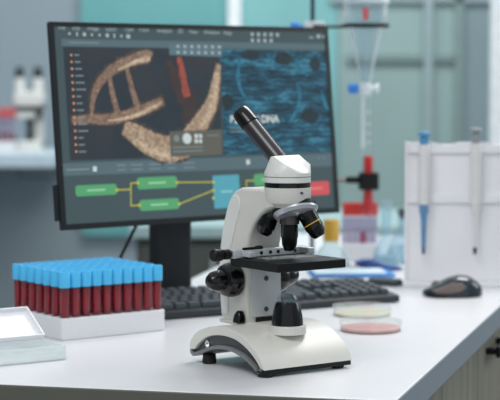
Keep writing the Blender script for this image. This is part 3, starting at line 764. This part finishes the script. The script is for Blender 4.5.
def make_tube(label, capm, liq, h0, hcap, htop, r, group, bl_top=None, bl_bot=None, name='test_tube'):
    t = thing(name, label, 'test tube', (0, 0, 0), 0, group)
    bm = nb(); lathe(bm, [(r * 0.85, h0), (r, h0 + 0.0012), (r, hcap + 0.001)], 18, None, cap=False); obj('glass', bm, M_tubeg, t, smooth=True, auto=70)
    bb = bl_bot if bl_bot is not None else h0 + 0.001; bt = bl_top if bl_top is not None else hcap - 0.0015
    bm = nb(); lathe(bm, [(r * 0.76, bb - 0.0004), (r * 0.84, bb + 0.001), (r * 0.85, bt)], 18); obj('blood', bm, liq, t, smooth=True)
    bm = nb(); R = r * 1.17; lathe(bm, [(R * .97, hcap), (R, hcap + 0.001), (R, htop - 0.0016), (R * .93, htop), (R * .62, htop), (R * .58, htop - 0.001), (0, htop - 0.001)], 22); obj('cap', bm, capm, t, smooth=True, auto=40)
    return t
proto = None
for j in range(NJ):
    for i in range(N):
        p = rc + rx * (i - 4.5) * PT + ry * (j - (NJ - 1) / 2) * PJ; p.z = T + RH + 0.0006
        if j == 0 and i == 0: lab = 'blue-capped blood tube on the corner of the white rack nearest the camera'
        elif j == 0: lab = 'blue-capped blood tube in front row of the white rack, %s along from the near corner' % ORD[i]
        elif i == 0: lab = 'blue-capped tube on the outer side of the rack, %s back from the near corner' % ORD[j]
        else: lab = 'blue-capped blood tube inside the white rack, row %s back, %s from the outer side' % (ORD[j], ORD[i])
        if proto is None:
            proto = make_tube(lab, M_cap, M_blood, 0.0, 0.0408, 0.0622, 0.0070, 'blue-capped blood tubes in the white rack')
            proto.location = p; proto.rotation_euler = (0, 0, RY)
        else:
            t = dup(proto, p, RY + random.uniform(0, 6), lab)

# ------------------------------------------------------------------ open slide box
b0 = G(66, 360); BY = math.radians(33)
bx = Vector((math.cos(BY), math.sin(BY), 0)); byv = Vector((-math.sin(BY), math.cos(BY), 0))
BW, BD, BH = 0.115, 0.062, 0.019
bc = b0 - bx * BW / 2 + byv * BD / 2; bc.z = T
sb = thing('slide_box', 'open frosted clear plastic specimen box with raised lid beside the tube rack', 'box', bc, BY)
bm = nb(); w = 0.0016
box(bm, -BW / 2, BW / 2, -BD / 2, BD / 2, 0, w)
box(bm, -BW / 2, BW / 2, -BD / 2, -BD / 2 + w, w, BH); box(bm, -BW / 2, BW / 2, BD / 2 - w, BD / 2, w, BH)
box(bm, -BW / 2, -BW / 2 + w, -BD / 2 + w, BD / 2 - w, w, BH); box(bm, BW / 2 - w, BW / 2, -BD / 2 + w, BD / 2 - w, w, BH)
obj('tray', bm, M_poly, sb)
la = math.radians(31)
LMx = Matrix.Translation((0, BD / 2 + 0.001, BH + 0.0005)) @ Matrix.Rotation(la, 4, 'X')
bm = nb(); LD = 0.060
box(bm, -BW / 2, BW / 2, 0, LD, -0.001, 0.0005, LMx)
for (x0, x1, y0, y1) in ((-BW / 2, BW / 2, 0, w), (-BW / 2, BW / 2, LD - w, LD), (-BW / 2, -BW / 2 + w, w, LD - w), (BW / 2 - w, BW / 2, w, LD - w)): box(bm, x0, x1, y0, y1, 0.0005, 0.007, LMx)
obj('lid', bm, M_lid, sb)
bm = nb(); box(bm, -0.03, 0.03, BD / 2, BD / 2 + 0.002, BH - 0.006, BH + 0.001); obj('hinge', bm, M_poly, sb)
ps = G(30, 349); q = ps - bc
bm = nb(); hull(bm, [((q.dot(bx)) + 0.0075 * math.cos(a) * (1 if k % 2 else .6), q.dot(byv) + 0.005 * math.sin(a) * (1 if k % 3 else .6), zz) for k, a in enumerate([i * 2 * PI / 11 for i in range(11)]) for zz in (0.0017, 0.004)])
sp = obj('tissue_sample', bm, mat('tissue', (206, 120, 116), 0.4, noise=.2, scale=300), None)
sp.location = bc; sp.rotation_euler = (0, 0, BY)
tag(sp, 'tiny pink tissue scrap lying inside the open frosted box', 'specimen')

# ------------------------------------------------------------------ petri dishes
def petri(px, py, label, medium, group='petri dishes beside the microscope', r=0.0435):
    c = G(px, py); t = thing('petri_dish', label, 'petri dish', (c.x, c.y, T), 0, group)
    bm = nb(); lathe(bm, [(0, 0.0), (r, 0.0), (r, 0.0125), (r - 0.0012, 0.0125), (r - 0.0012, 0.0012), (0, 0.0012)], 48, cap=False); obj('dish', bm, M_glass, t, smooth=True)
    bm = nb(); lathe(bm, [(0, 0.0014), (r - 0.0016, 0.0014), (r - 0.0016, 0.0048), (r - 0.0022, 0.0052), (0, 0.0052)], 48, cap=False); obj('medium', bm, medium, t, smooth=True)
    bm = nb(); lathe(bm, [(r + 0.0004, 0.0095), (r + 0.0016, 0.0095), (r + 0.0016, 0.0152), (0, 0.0152), (0, 0.0142), (r + 0.0004, 0.0142)], 48, cap=False); obj('cover', bm, M_glass, t, smooth=True)
petri(362, 315.0, 'clear petri dish of pale greenish-yellow gel, the one nearer the keyboard', mat('agar_green', (218, 216, 192), 0.3, noise=.08))
petri(370.5, 330.3, 'clear petri dish of pink gel, the one nearer the bench front', mat('agar_pink', (212, 164, 160), 0.3, noise=.1))

# ------------------------------------------------------------------ pipette stand with pipettes
YP = 2.985; s1 = YP / F
pbl = P(405, 288, YP)
stn = thing('pipette_stand', 'white acrylic pipette stand with two scalloped shelves holding two pipettes', 'stand', (pbl.x, YP, T), 0)
PW = 0.205; PH = 145 * s1
M_acr = mat('white_acrylic', (244, 243, 246), 0.4, noise=0.02, scale=6)
M_acr2 = mat('white_acrylic_shelf', (242, 241, 245), 0.4, noise=0.02, scale=6)
bm = nb(); box(bm, 0.0052, PW - 0.0002, 0.0118, 0.0165, 0.008, PH - 0.004); obj('back_panel', bm, M_acr, stn, bevel=0.001)
bm = nb(); box(bm, 0.0, 0.005, 0.0055, 0.020, 0.008, PH); obj('side_panel', bm, M_acr, stn, bevel=0.001)
bm = nb(); box(bm, PW, PW + 0.005, 0.0055, 0.020, 0.008, PH); obj('side_panel', bm, M_acr, stn, bevel=0.001)
bm = nb(); box(bm, -0.004, PW + 0.009, -0.012, 0.045, 0.0, 0.008); obj('base_plate', bm, M_acr, stn, bevel=0.001)
def shelf(z, h):
    prof = [(0.0055, 0.0)]
    # scalloped top line between the pipette places
    xs = []
    n = 60
    up_ = [(0.0055 + (PW - 0.006) * i / n) for i in range(n + 1)]
    f = lambda x: h - 0.005 * max(0, math.cos(2 * PI * (x - 0.070) / 0.089)) ** 1.2
    b_ = nb(); a = [b_.verts.new((x, 0.0035, z)) for x in up_]; c = [b_.verts.new((x, 0.0035, z + f(x))) for x in up_]
    a2 = [b_.verts.new((x, 0.0116, z)) for x in up_]; c2 = [b_.verts.new((x, 0.0116, z + f(x))) for x in up_]
    for i in range(n):
        b_.faces.new((a[i], a[i + 1], c[i + 1], c[i])); b_.faces.new((a2[i + 1], a2[i], c2[i], c2[i + 1]))
        b_.faces.new((c[i], c[i + 1], c2[i + 1], c2[i])); b_.faces.new((a[i + 1], a[i], a2[i], a2[i + 1]))
    b_.faces.new((a[0], c[0], c2[0], a2[0])); b_.faces.new((a[-1], a2[-1], c2[-1], c[-1]))
    return b_
obj('shelf', shelf(PH - 0.018, 0.018), M_acr2, stn, smooth=True); obj('shelf', shelf(PH - 0.018 - 50 * s1, 0.016), M_acr2, stn, smooth=True)
def pipette(px, ytop, ybodytop, ybody, ytip, label, capcol, bodycol, shaftcol, tipcol):
    c = P(px, ybodytop, YP); z = lambda y: T + 0.36 - (y - 76) * s1
    t = thing('micropipette', label, 'pipette', (c.x, YP - 0.0118, z(ytip)), 0, 'pipettes on the white stand')
    zz = lambda y: z(y) - z(ytip)
    bm = nb(); lathe(bm, [(0.0085, zz(ybody)), (0.0098, zz(ybody) + 0.006), (0.0098, zz(ybodytop) - 0.02), (0.0104, zz(ybodytop) - 0.003), (0.0096, zz(ybodytop))], 24); obj('body', bm, bodycol, t, smooth=True)
    bm = nb(); lathe(bm, [(0.0062, zz(ybodytop)), (0.0075, zz(ybodytop) + 0.001), (0.0075, zz(ytop) - 0.0095), (0.0052, zz(ytop) - 0.009), (0.0052, zz(ytop) - 0.0075), (0.0105, zz(ytop) - 0.007), (0.0108, zz(ytop) - 0.002), (0.009, zz(ytop))], 24); obj('plunger', bm, capcol, t, smooth=True)
    bm = nb(); lathe(bm, [(0.0036, zz(ytip) + 0.012), (0.0048, zz(ybody) - 0.028), (0.0056, zz(ybody) - 0.018), (0.0076, zz(ybody) - 0.012), (0.0076, zz(ybody))], 20); obj('shaft', bm, shaftcol, t, smooth=True)
    bm = nb(); lathe(bm, [(0.0020, 0), (0.0030, 0.004), (0.0036, 0.012)], 14); obj('nozzle', bm, tipcol, t, smooth=True)
    bm = nb(); hull(bm, [(x, y, zz(ybodytop) + dz) for x in (-0.004, 0.004) for y, dz in ((0.006, -0.012), (0.006, -0.03), (0.0174, -0.022), (0.016, -0.010))]); obj('finger_hook', bm, bodycol, t, bevel=0.001)
M_pw = mat('pipette_white', (228, 226, 226), 0.4, noise=.02); M_pb = mat('pipette_blue', (92, 142, 184), 0.4); M_pg = mat('pipette_grey', (150, 156, 162), 0.4)
pipette(423.5, 131.5, 144, 204, 254, 'white micropipette with blue plunger and blue shaft on the white stand', mat('plunger_blue', (84, 150, 196), 0.4), M_pw, M_pb, mat('nozzle_blue', (50, 84, 122), 0.4))
pipette(475, 127.5, 143, 205, 254, 'all-white micropipette with grey plunger on the white stand', M_pg, M_pw, M_pw, M_blackm)

# ------------------------------------------------------------------ retort stand with separating funnel and tube
YR = 3.33; sR = YR / F
zR = lambda y: CAMZ - (y - 76) * sR
xR = lambda px: (px - 250) * sR
rs = thing('retort_stand', 'dark retort stand behind the monitor with ring and clamp', 'stand', (xR(312.5), YR, T), 0)
FOOT = 0.061
LX = lambda px: (px - 312.5) * sR
LZ = lambda y: zR(y) - T
bm = nb(); cyl(bm, (0, 0.012, 0.008), (0, 0.012, LZ(-45)), 0.0042, seg=16); obj('rod', bm, mat('rod_dark', (70, 84, 90), 0.35, metal=.6), rs, smooth=True)
bm = nb(); slab(bm, [(x, y + FOOT) for x, y in rrect(0.08, 0.10, 0.006, 3)], 0.0, 0.008); obj('foot_plate', bm, mat('stand_foot', (190, 202, 206), 0.5), rs, bevel=0.001)
for y, knob in ((26.5, M_cap), (180.5, M_blackm)):
    bm = nb(); box(bm, -0.016, 0.022, 0.002, 0.022, LZ(y) - 0.009, LZ(y) + 0.009)
    bh = obj('boss_head', bm, mat('boss_white', (214, 222, 224), 0.4), rs, bevel=0.002)
    bm = nb(); lathe(bm, [(0.003, 0), (0.003, 0.010), (0.010, 0.012), (0.010, 0.022), (0.007, 0.025)], 18, frame_z((-0.016, 0.012, LZ(y)), (-1, 0, 0))); obj('knob', bm, mat('knob_blue', (40, 130, 214), 0.4) if y < 100 else M_blackm, bh, smooth=True)
CX = LX(365)
RR = 0.0405
bm = nb(); cyl(bm, (0.0, 0.0, LZ(27)), (CX - RR - 0.002, 0.0, LZ(27)), 0.0030, seg=12)
ring = [(CX + (RR + 0.001) * math.cos(a), (RR + 0.001) * math.sin(a), LZ(26)) for a in [PI + i * 2 * PI / 40 for i in range(40)]]
tube_path(bm, ring + [ring[0]], 0.0040, 8); obj('support_ring', bm, M_blackm, rs, smooth=True)
bm = nb(); cyl(bm, (0.0, 0.0, LZ(180)), (LX(348), 0.0, LZ(180)), 0.0042, seg=14); obj('clamp_rod', bm, mat('clamp_metal', (128, 116, 110), .45, metal=.6), rs, smooth=True)
bm = nb(); box(bm, LX(346), LX(359), -0.008, 0.008, LZ(183), LZ(176.5)); box(bm, LX(359), LX(361.3), -0.017, 0.017, LZ(189.5), LZ(172.5)); box(bm, LX(375.8), LX(378.5), -0.017, 0.017, LZ(189.5), LZ(172.5))
box(bm, LX(361.3), LX(375.8), -0.019, -0.0145, LZ(189.5), LZ(172.5)); box(bm, LX(361.3), LX(375.8), 0.0145, 0.019, LZ(189.5), LZ(172.5))
obj('clamp_jaws', bm, M_blackm, rs, bevel=0.0012)

M_fun = glass('funnel_glass', (228, 238, 243), 0.10, (244, 250, 252), 0.5, 2.2)  # strong edge whitening paints the bright highlight lines along the funnel outline
M_fedge = glass('ground_glass', (242, 246, 248), 0.55, (240, 246, 248), 0.4, 0.5)
fn = thing('separating_funnel', 'clear glass separating funnel with blue-handled stopcock hanging in the black ring', 'funnel', (xR(365), YR, zR(96)), 0)
FZ = lambda y: zR(y) - zR(96)
bm = nb(); lathe(bm, [(0.0085, FZ(84)), (0.0115, FZ(76)), (0.0315, FZ(26)), (0.0395, FZ(20)), (0.0405, FZ(8)), (0.0425, FZ(3)), (0.0435, FZ(1)), (0.041, FZ(-2)), (0.024, FZ(-12)), (0.013, FZ(-18)), (0.013, FZ(-30))], 40, cap=False); obj('bowl', bm, M_fun, fn, smooth=True, auto=60)
bm = nb(); lathe(bm, [(0.0425, FZ(4)), (0.0448, FZ(3.5)), (0.0448, FZ(1)), (0.0425, FZ(0.5))], 40, cap=False); obj('lip', bm, M_fedge, fn, smooth=True)
bm = nb(); box(bm, -0.008, 0.003, -0.0405, -0.0402, FZ(21), FZ(9)); obj('red_scale_mark', bm, mat('mark_red', (206, 92, 104), .5), fn)
bm = nb(); lathe(bm, [(0.0140, FZ(-28)), (0.015, FZ(-32)), (0.015, FZ(-40)), (0.009, FZ(-44))], 24); obj('stopper', bm, M_fedge, fn, smooth=True)
bm = nb(); lathe(bm, [(0.0085, FZ(96)), (0.0115, FZ(94)), (0.0125, FZ(89)), (0.0115, FZ(84.5)), (0.0085, FZ(82))], 24); sk = obj('stopcock', bm, M_fedge, fn, smooth=True)
bm = nb(); cyl(bm, (-0.010, 0, FZ(89)), (0.022, 0, FZ(88)), 0.0052, 0.0042, 16); lathe(bm, [(0.0085, 0), (0.0085, 0.005), (0.004, 0.006)], 16, frame_z((0.0205, 0, FZ(88)), (1, 0, 0))); obj('plug', bm, mat('plug_white', (226, 232, 234), 0.4), sk, smooth=True)
bm = nb(); lathe(bm, [(0.007, 0), (0.0098, 0.002), (0.0098, 0.015), (0.0075, 0.019)], 20, frame_z((-0.0135, 0, FZ(88.5)), (-1, 0, 0))); obj('tap_handle', bm, mat('tap_blue', (30, 128, 222), 0.35), sk, smooth=True)
bm = nb(); cyl(bm, (-0.0040, 0, FZ(148)), (-0.0040, 0, FZ(96)), 0.0036, seg=16); obj('stem', bm, M_fedge, fn, smooth=True)

gt = thing('graduated_tube', 'tall glass tube of dark red liquid held in the black clamp', 'tube', (xR(368.3), YR, zR(217)), 0)
GZ = lambda y: zR(y) - zR(217)
bm = nb(); lathe(bm, [(0, 0), (0.004, 0.001), (0.0085, 0.006), (0.0108, 0.014), (0.0112, GZ(101)), (0.0128, GZ(99.5)), (0.0128, GZ(98))], 28, cap=False); obj('glass', bm, glass('tube_clear', (252, 253, 253), 0.02, (220, 232, 238), 0.4, 0.35), gt, smooth=True, auto=70)
bm = nb(); lathe(bm, [(0, 0.0012), (0.004, 0.002), (0.0080, 0.0075), (0.0098, 0.0145), (0.0085, GZ(190)), (0.0085, GZ(156)), (0, GZ(156))], 24, cap=False); obj('red_liquid', bm, mat('red_liquid', (200, 8, 20), 0.3, noise=.2, scale=30, emit=.0), gt, smooth=True)
bm = nb()
for y in (112, 124, 133, 142): box(bm, -0.004, 0.004, -0.0116, -0.0113, GZ(y) - 0.0007, GZ(y) + 0.0007)
obj('graduation_marks', bm, mat('mark_white', (236, 240, 240), .5), gt)

# ------------------------------------------------------------------ things on the bench behind the monitor
def on_bench(px, py): return G(px, py)
# yellow-capped bottle
c = on_bench(331, 270); s = c.y / F
bt = thing('reagent_bottle', 'clear glass reagent bottle with a yellow screw cap behind the microscope', 'bottle', (c.x, c.y, T), 0)
h = lambda y: (270 - y) * s
bm = nb(); lathe(bm, [(0, 0), (0.034, 0), (0.0365, 0.003), (0.036, h(262)), (0.028, h(252)), (0.015, h(244)), (0.0125, h(240)), (0.0125, h(236))], 36, cap=False); obj('glass', bm, glass('bottle_glass', (236, 244, 245), 0.14, (220, 234, 236), 0.5, 0.6), bt, smooth=True, auto=70)
bm = nb(); lathe(bm, [(0.0135, h(241)), (0.0148, h(240.5)), (0.0148, h(221)), (0.0135, h(219)), (0, h(219))], 30); obj('cap', bm, mat('cap_yellow', (206, 160, 56), 0.4), bt, smooth=True)
bm = nb(); lathe(bm, [(0, 0.002), (0.032, 0.002), (0.034, 0.005), (0.034, h(263)), (0, h(263))], 30, cap=False); obj('reagent', bm, glass('pale_reagent', (232, 242, 243), .25, (214, 230, 234), .2), bt, smooth=True)
# red-capped tubes in a white rack
YT = 3.42; sT = YT / F
base_y = 76 + 0.36 / sT
c = Vector(((360.5 - 250) * sT, YT, T))
wr = thing('tube_stand', 'white tube stand holding red-capped tubes behind the glass flasks', 'tube rack', c, 0)
zz = lambda y: (base_y - y) * sT
WR = 36 * sT
bm = nb(); slab(bm, rrect(WR, 0.045, 0.004, 3), 0, zz(244)); obj('block', bm, M_foam, wr, bevel=.001)
bm = nb(); box(bm, -WR / 2, WR / 2, 0.0165, 0.019, zz(244) + 0.0002, zz(218)); obj('back_panel', bm, glass('lilac_panel', (228, 230, 240), .4, (214, 218, 234), .2), wr)
M_rcap = mat('red_cap', (214, 66, 58), 0.45); M_pale = mat('pale_serum', (206, 206, 224), .4, noise=.1); M_mag = mat('magenta_serum', (176, 20, 84), .4)
tp = None
for i in range(6):
    p = c + Vector(((i - 2.5) * 5.85 * sT, 0, zz(244) + 0.0006))
    lab = 'red-capped tube of %s in the white stand, %s from the monitor side' % ('magenta liquid' if i == 3 else 'pale serum', ORD[i])
    if tp is None:
        tp = make_tube(lab, M_rcap, M_pale, 0, zz(216) - zz(244), zz(203) - zz(244), 0.0052, 'red-capped tubes in the white stand', bl_top=0.022); tp.location = p
    else:
        t = dup(tp, p, 0, lab)
        if i == 3:
            ch = [x for x in t.children if x.name.startswith('blood')][0]; ch.data = ch.data.copy(); ch.data.materials[0] = M_mag
# tall necked flask
c = on_bench(386, 266); s = c.y / F; h = lambda y: (266 - y) * s
M_flask = glass('flask_glass', (228, 240, 245), 0.2, (214, 234, 242), 0.5, 0.6)
fk = thing('volumetric_flask', 'tall-necked pale blue glass flask beside the white tube stand', 'flask', (c.x, c.y, T), 0)
bm = nb(); lathe(bm, [(0, 0), (0.022, 0), (0.026, 0.005), (0.0265, 0.014), (0.021, h(248)), (0.0125, h(238)), (0.0092, h(230)), (0.0090, h(203)), (0.0112, h(201)), (0.0112, h(199.5))], 32, cap=False); obj('glass', bm, M_flask, fk, smooth=True, auto=70)
bm = nb(); lathe(bm, [(0, 0.002), (0.021, 0.002), (0.0245, 0.006), (0.0245, 0.014), (0.0225, 0.02), (0, 0.02)], 28, cap=False); obj('liquid', bm, glass('pale_blue_liquid', (218, 234, 241), .3, (204, 228, 238), .2), fk, smooth=True)
# conical flask half behind the pipette stand
c = P(406, 262, 3.38); c.z = T; s = 3.38 / F; yb = 76 + 0.36 / s; h = lambda y: (yb - y) * s
ef = thing('conical_flask', 'wide conical flask with black stopper half hidden behind the pipette stand', 'flask', (c.x, 3.38, T), 0)
bm = nb(); lathe(bm, [(0, 0), (0.040, 0), (0.0425, 0.004), (0.040, 0.012), (0.018, h(228)), (0.0155, h(224)), (0.0155, h(216)), (0.0175, h(214.5))], 36, cap=False); obj('glass', bm, M_flask, ef, smooth=True, auto=70)
bm = nb(); lathe(bm, [(0.0142, h(219)), (0.0165, h(213)), (0.0165, h(210)), (0.015, h(209))], 24); obj('stopper', bm, mat('stopper_dark', (66, 80, 88), .6), ef, smooth=True)
bm = nb(); lathe(bm, [(0, 0.002), (0.0385, 0.002), (0.0405, 0.0055), (0.030, h(246)), (0, h(246))], 30, cap=False); obj('liquid', bm, glass('clear_liquid', (224, 238, 242), .25, (214, 232, 240), .2), ef, smooth=True)
# crumpled blue glove
c = on_bench(371, 266.5)
gl = thing('nitrile_glove', 'crumpled dark blue glove lying in front of the flasks', 'glove', (c.x, c.y - 0.06, T), math.radians(-12))
c = gl.location
bm = nb(); tube_path(bm, [(-0.034, 0, 0.009), (-0.022, 0.003, 0.011), (-0.006, 0, 0.012), (0.010, -0.002, 0.009), (0.022, 0, 0.006)], 0.0085, 10, [.7, 1.0, 1.1, .9, .6])
obj('palm', bm, mat('glove_blue', (36, 72, 140), .55, noise=.2, scale=60, bump=.4), gl, smooth=True)
for k, (dy, dx, l) in enumerate(((0.008, 0, .026), (0.003, .003, .032), (-0.002, .003, .030), (-0.007, 0, .023))):
    bm = nb(); tube_path(bm, [(0.018 + dx, dy * .6, 0.007), (0.03 + dx, dy, 0.006), (0.022 + l, dy * 1.5, 0.0038)], 0.0036, 8, [1, 1, .7]); obj('finger', bm, MATS['glove_blue'], gl, smooth=True)
bm = nb(); tube_path(bm, [(-0.012, -0.004, 0.010), (-0.002, -0.013, 0.006), (0.010, -0.017, 0.0042)], 0.004, 8, [1, 1, .7]); obj('thumb', bm, MATS['glove_blue'], gl, smooth=True)
# blue folder and black phone behind the keyboard
a = G(352, 276.5)
fo = thing('clipboard', 'bright blue clipboard lying flat behind the keyboard', 'clipboard', (a.x, a.y + 0.03, T), math.radians(4))
bm = nb(); slab(bm, rrect(0.15, 0.10, 0.008, 3), 0, 0.005); obj('board', bm, mat('folder_blue', (30, 122, 196), .45), fo, bevel=.001)
bm = nb(); slab(bm, [(x - .004, y + .004) for x, y in rrect(0.130, 0.084, 0.002, 2)], 0.0053, 0.0068); obj('paper', bm, mat('paper_pale', (196, 214, 224), .8), fo)
bm = nb(); hull(bm, [(x, y, z) for x in (-0.02, 0.02) for y, z in ((0.034, 0.007), (0.047, 0.007), (0.047, 0.012), (0.038, 0.011))]); obj('clip', bm, M_chrome, fo, bevel=.001)
a = G(388, 286)
ph = thing('tablet_case', 'dark closed case lying past the end of the keyboard', 'case', (a.x - 0.004, a.y + 0.012, T), math.radians(-28))
bm = nb(); slab(bm, rrect(0.055, 0.030, 0.005, 4), 0, 0.0115); obj('shell', bm, mat('case_dark', (54, 66, 74), .5), ph, bevel=.002)
bm = nb(); slab(bm, rrect(0.0555, 0.0305, 0.005, 4), 0.0052, 0.0062); obj('seam', bm, M_blackm, ph)

# ------------------------------------------------------------------ far bench with its microscope and tubes
YF = 6.1; sF = YF / F
zF = lambda y: CAMZ - (y - 76) * sF
xF = lambda px: (px - 250) * sF
fb = thing('wall_counter', 'pale blue wall counter on a metal bracket at the far wall', 'counter', (xF(-20), YF, zF(152)), 0)
bm = nb(); box(bm, -0.55, xF(59) - xF(-20), -0.12, YB - 0.02 - YF, zF(166) - zF(152), 0); obj('top', bm, mat('far_top', (196, 214, 226), .4), fb, bevel=.004)
bm = nb()
for pts in ([(xF(21), zF(166)), (xF(21), zF(176))], [(xF(21), zF(176)), (xF(58), zF(176))], [(xF(58), zF(176)), (xF(58), zF(166))]):
    tube_path(bm, [(p[0] - xF(-20), -0.06, p[1] - zF(152)) for p in pts], 0.006, 8)
obj('bracket', bm, mat('bracket_grey', (92, 104, 112), .5), fb, smooth=True)
far = thing('microscope', 'out-of-focus white binocular microscope on the far wall counter', 'microscope', (xF(29), YF + 0.02, zF(152)), 0)
QX = lambda px: xF(px) - xF(29)
QZ = lambda y: zF(y) - zF(152)
bm = nb(); slab(bm, rrect(32 * sF, 0.12, 0.02, 4), 0.0, 0.012); slab(bm, rrect(24 * sF, 0.10, 0.02, 4), 0.012, QZ(141)); obj('base', bm, M_white2, far, bevel=.004)
bm = nb(); box(bm, QX(32), QX(42), 0.02, 0.055, QZ(142), QZ(108)); obj('arm', bm, M_white2, far, bevel=.006)
bm = nb(); lathe(bm, [(0.011, QZ(141)), (0.011, QZ(129)), (0.009, QZ(127))], 20, Matrix.Translation((0, 0, 0))); obj('condenser', bm, M_blackm, far, smooth=True)
bm = nb(); box(bm, QX(17), QX(43), -0.03, 0.045, QZ(118), QZ(110.5)); obj('stage', bm, M_white2, far, bevel=.004)
bm = nb(); box(bm, QX(16), QX(43), -0.035, 0.045, QZ(110), QZ(107)); obj('stage_plate', bm, M_blackm, far, bevel=.002)
bm = nb(); lathe(bm, [(0.009, QZ(118)), (0.012, QZ(120)), (0.012, QZ(125)), (0.006, QZ(127))], 18); obj('objective', bm, M_blackm, far, smooth=True)
bm = nb(); box(bm, QX(36.5), QX(43), -0.04, -0.031, QZ(118), QZ(111)); obj('stage_knob', bm, M_blackm, far, bevel=.002)
bm = nb()
hull(bm, [(x, y, z) for y in (-0.03, 0.05) for x, z in ((QX(13), QZ(102)), (QX(17), QZ(107)), (QX(41), QZ(107)), (QX(45), QZ(102)), (QX(43), QZ(92)), (QX(15), QZ(92)))]); obj('head', bm, M_white2, far, bevel=.006)
for px in (19.5, 38):
    bm = nb(); lathe(bm, [(0.021, QZ(100)), (0.020, QZ(86)), (0.0155, QZ(78))], 24, Matrix.Translation((QX(px), -0.005, 0)) ); tt = obj('eyepiece_tube', bm, M_white2, far, smooth=True)
    bm = nb(); lathe(bm, [(0.0150, QZ(78)), (0.0155, QZ(76)), (0.0145, QZ(68)), (0.011, QZ(67))], 24, Matrix.Translation((QX(px), -0.005, 0))); obj('eyepiece', bm, mat('eyepiece_far', (38, 50, 56), .4), tt, smooth=True)
fr = thing('tube_stand', 'white tube stand with red-capped blood tubes beside the far microscope', 'tube rack', (xF(-1), YF - 0.02, zF(152)), 0)
bm = nb(); slab(bm, rrect(34 * sF, 0.05, 0.004, 3), 0, QZ(141)); obj('block', bm, M_foam, fr, bevel=.002)
bm = nb(); box(bm, -17 * sF, 17 * sF, 0.0135, 0.0165, QZ(141) + 0.0002, QZ(118)); obj('back_panel', bm, MATS['lilac_panel'], fr)
tp = None
for i in range(6):
    p = Vector((xF(-14.0 + i * 5.6), YF - 0.02, zF(141) + 0.0006))
    lab = 'blurred red-capped blood tube in the far stand, %s from the far microscope' % ORD[5 - i]
    if tp is None:
        tp = make_tube(lab, M_rcap, M_blood, 0, QZ(117.5) - QZ(141), QZ(107.5) - QZ(141), 0.0064, 'red-capped blood tubes on the far counter', bl_top=0.030); tp.location = p
    else: dup(tp, p, 0, lab)

# low far counter under the windows
YC = 4.7; sC = YC / F; zC = lambda y: CAMZ - (y - 76) * sC
lc = thing('storage_counter', 'long low counter with dark doors under the teal windows', 'counter', ((240 - 250) * sC, YC, 0), 0)
zt = zC(226); zb = zC(239)
x0 = (128 - 240) * sC; x1 = (520 - 240) * sC
bm = nb(); box(bm, x0, x1, 0, 0.6, zb, zt); obj('top', bm, mat('counter_teal', (160, 186, 188), .4), lc, bevel=.004)
bm = nb(); box(bm, x0 + .02, x1 - .02, 0.03, 0.58, 0.0, zb - .001); obj('body', bm, mat('counter_dark', (74, 80, 76), .6, noise=.1, scale=4), lc, bevel=.004)
nd = 4
for k in range(nd):
    xa = x0 + .03 + (x1 - x0 - .06) / nd * k; xb = xa + (x1 - x0 - .06) / nd - .012
    bm = nb(); box(bm, xa, xb, 0.012, 0.029, 0.06, zb - .02); d = obj('door', bm, MATS['counter_dark'], lc, bevel=.003)
    bm = nb(); tube_path(bm, [(xb - .04, 0.012, zb - .06), (xb - .04, -0.01, zb - .07), (xb - .04, -0.01, zb - .17), (xb - .04, 0.012, zb - .18)], .005, 8); obj('handle', bm, M_steel, d, smooth=True)

# ------------------------------------------------------------------ light
w = bpy.data.worlds.new('lab_world'); sc.world = w; w.use_nodes = True
bg = w.node_tree.nodes['Background']; bg.inputs[0].default_value = (*srgb((214, 222, 227)), 1); bg.inputs[1].default_value = 0.80
def area(name, loc, target, size, sy, power, col=(1, 1, 1)):
    l = bpy.data.lights.new(name, 'AREA'); l.shape = 'RECTANGLE'; l.size = size; l.size_y = sy; l.energy = power; l.color = col
    o = bpy.data.objects.new(name, l); COL.objects.link(o); o.location = loc
    o.rotation_euler = (Vector(target) - Vector(loc)).to_track_quat('-Z', 'Y').to_euler()
    return o
area('ceiling_panel_rear', (0.7, 3.6, 2.75), (0.15, 2.4, T), 1.2, 0.9, 38, (1, .99, .98))
area('ceiling_panel_front', (-0.6, 0.6, 2.75), (0, 2.2, T), 1.4, 0.8, 27, (1, .99, .97))
area('side_light', (2.6, 3.2, 1.9), (0.2, 2.5, T), 1.2, 1.2, 17, (0.92, 0.98, 1))  # side area light, strengthened for glass highlights; no window is built there
area('rear_room_panel', (0.0, 5.3, 2.8), (0, 6.0, 1.0), 2.4, 0.6, 48, (0.95, 1, 1))

# ------------------------------------------------------------------ camera
cd = bpy.data.cameras.new('camera'); cam = bpy.data.objects.new('camera', cd); COL.objects.link(cam)
cam.location = (0, 0, CAMZ); cam.rotation_euler = (PI / 2 - PITCH, 0, 0)
cd.sensor_fit = 'HORIZONTAL'; cd.sensor_width = 36; cd.lens = 36 * F / 500; cd.clip_start = 0.05
cd.dof.use_dof = True; cd.dof.focus_distance = 2.10; cd.dof.aperture_fstop = 7.0
sc.camera = cam
sc.view_settings.view_transform = 'Standard'; sc.view_settings.look = 'None'
sc.cycles.use_denoising = True
sc.cycles.transparent_max_bounces = 24
sc.cycles.max_bounces = 10
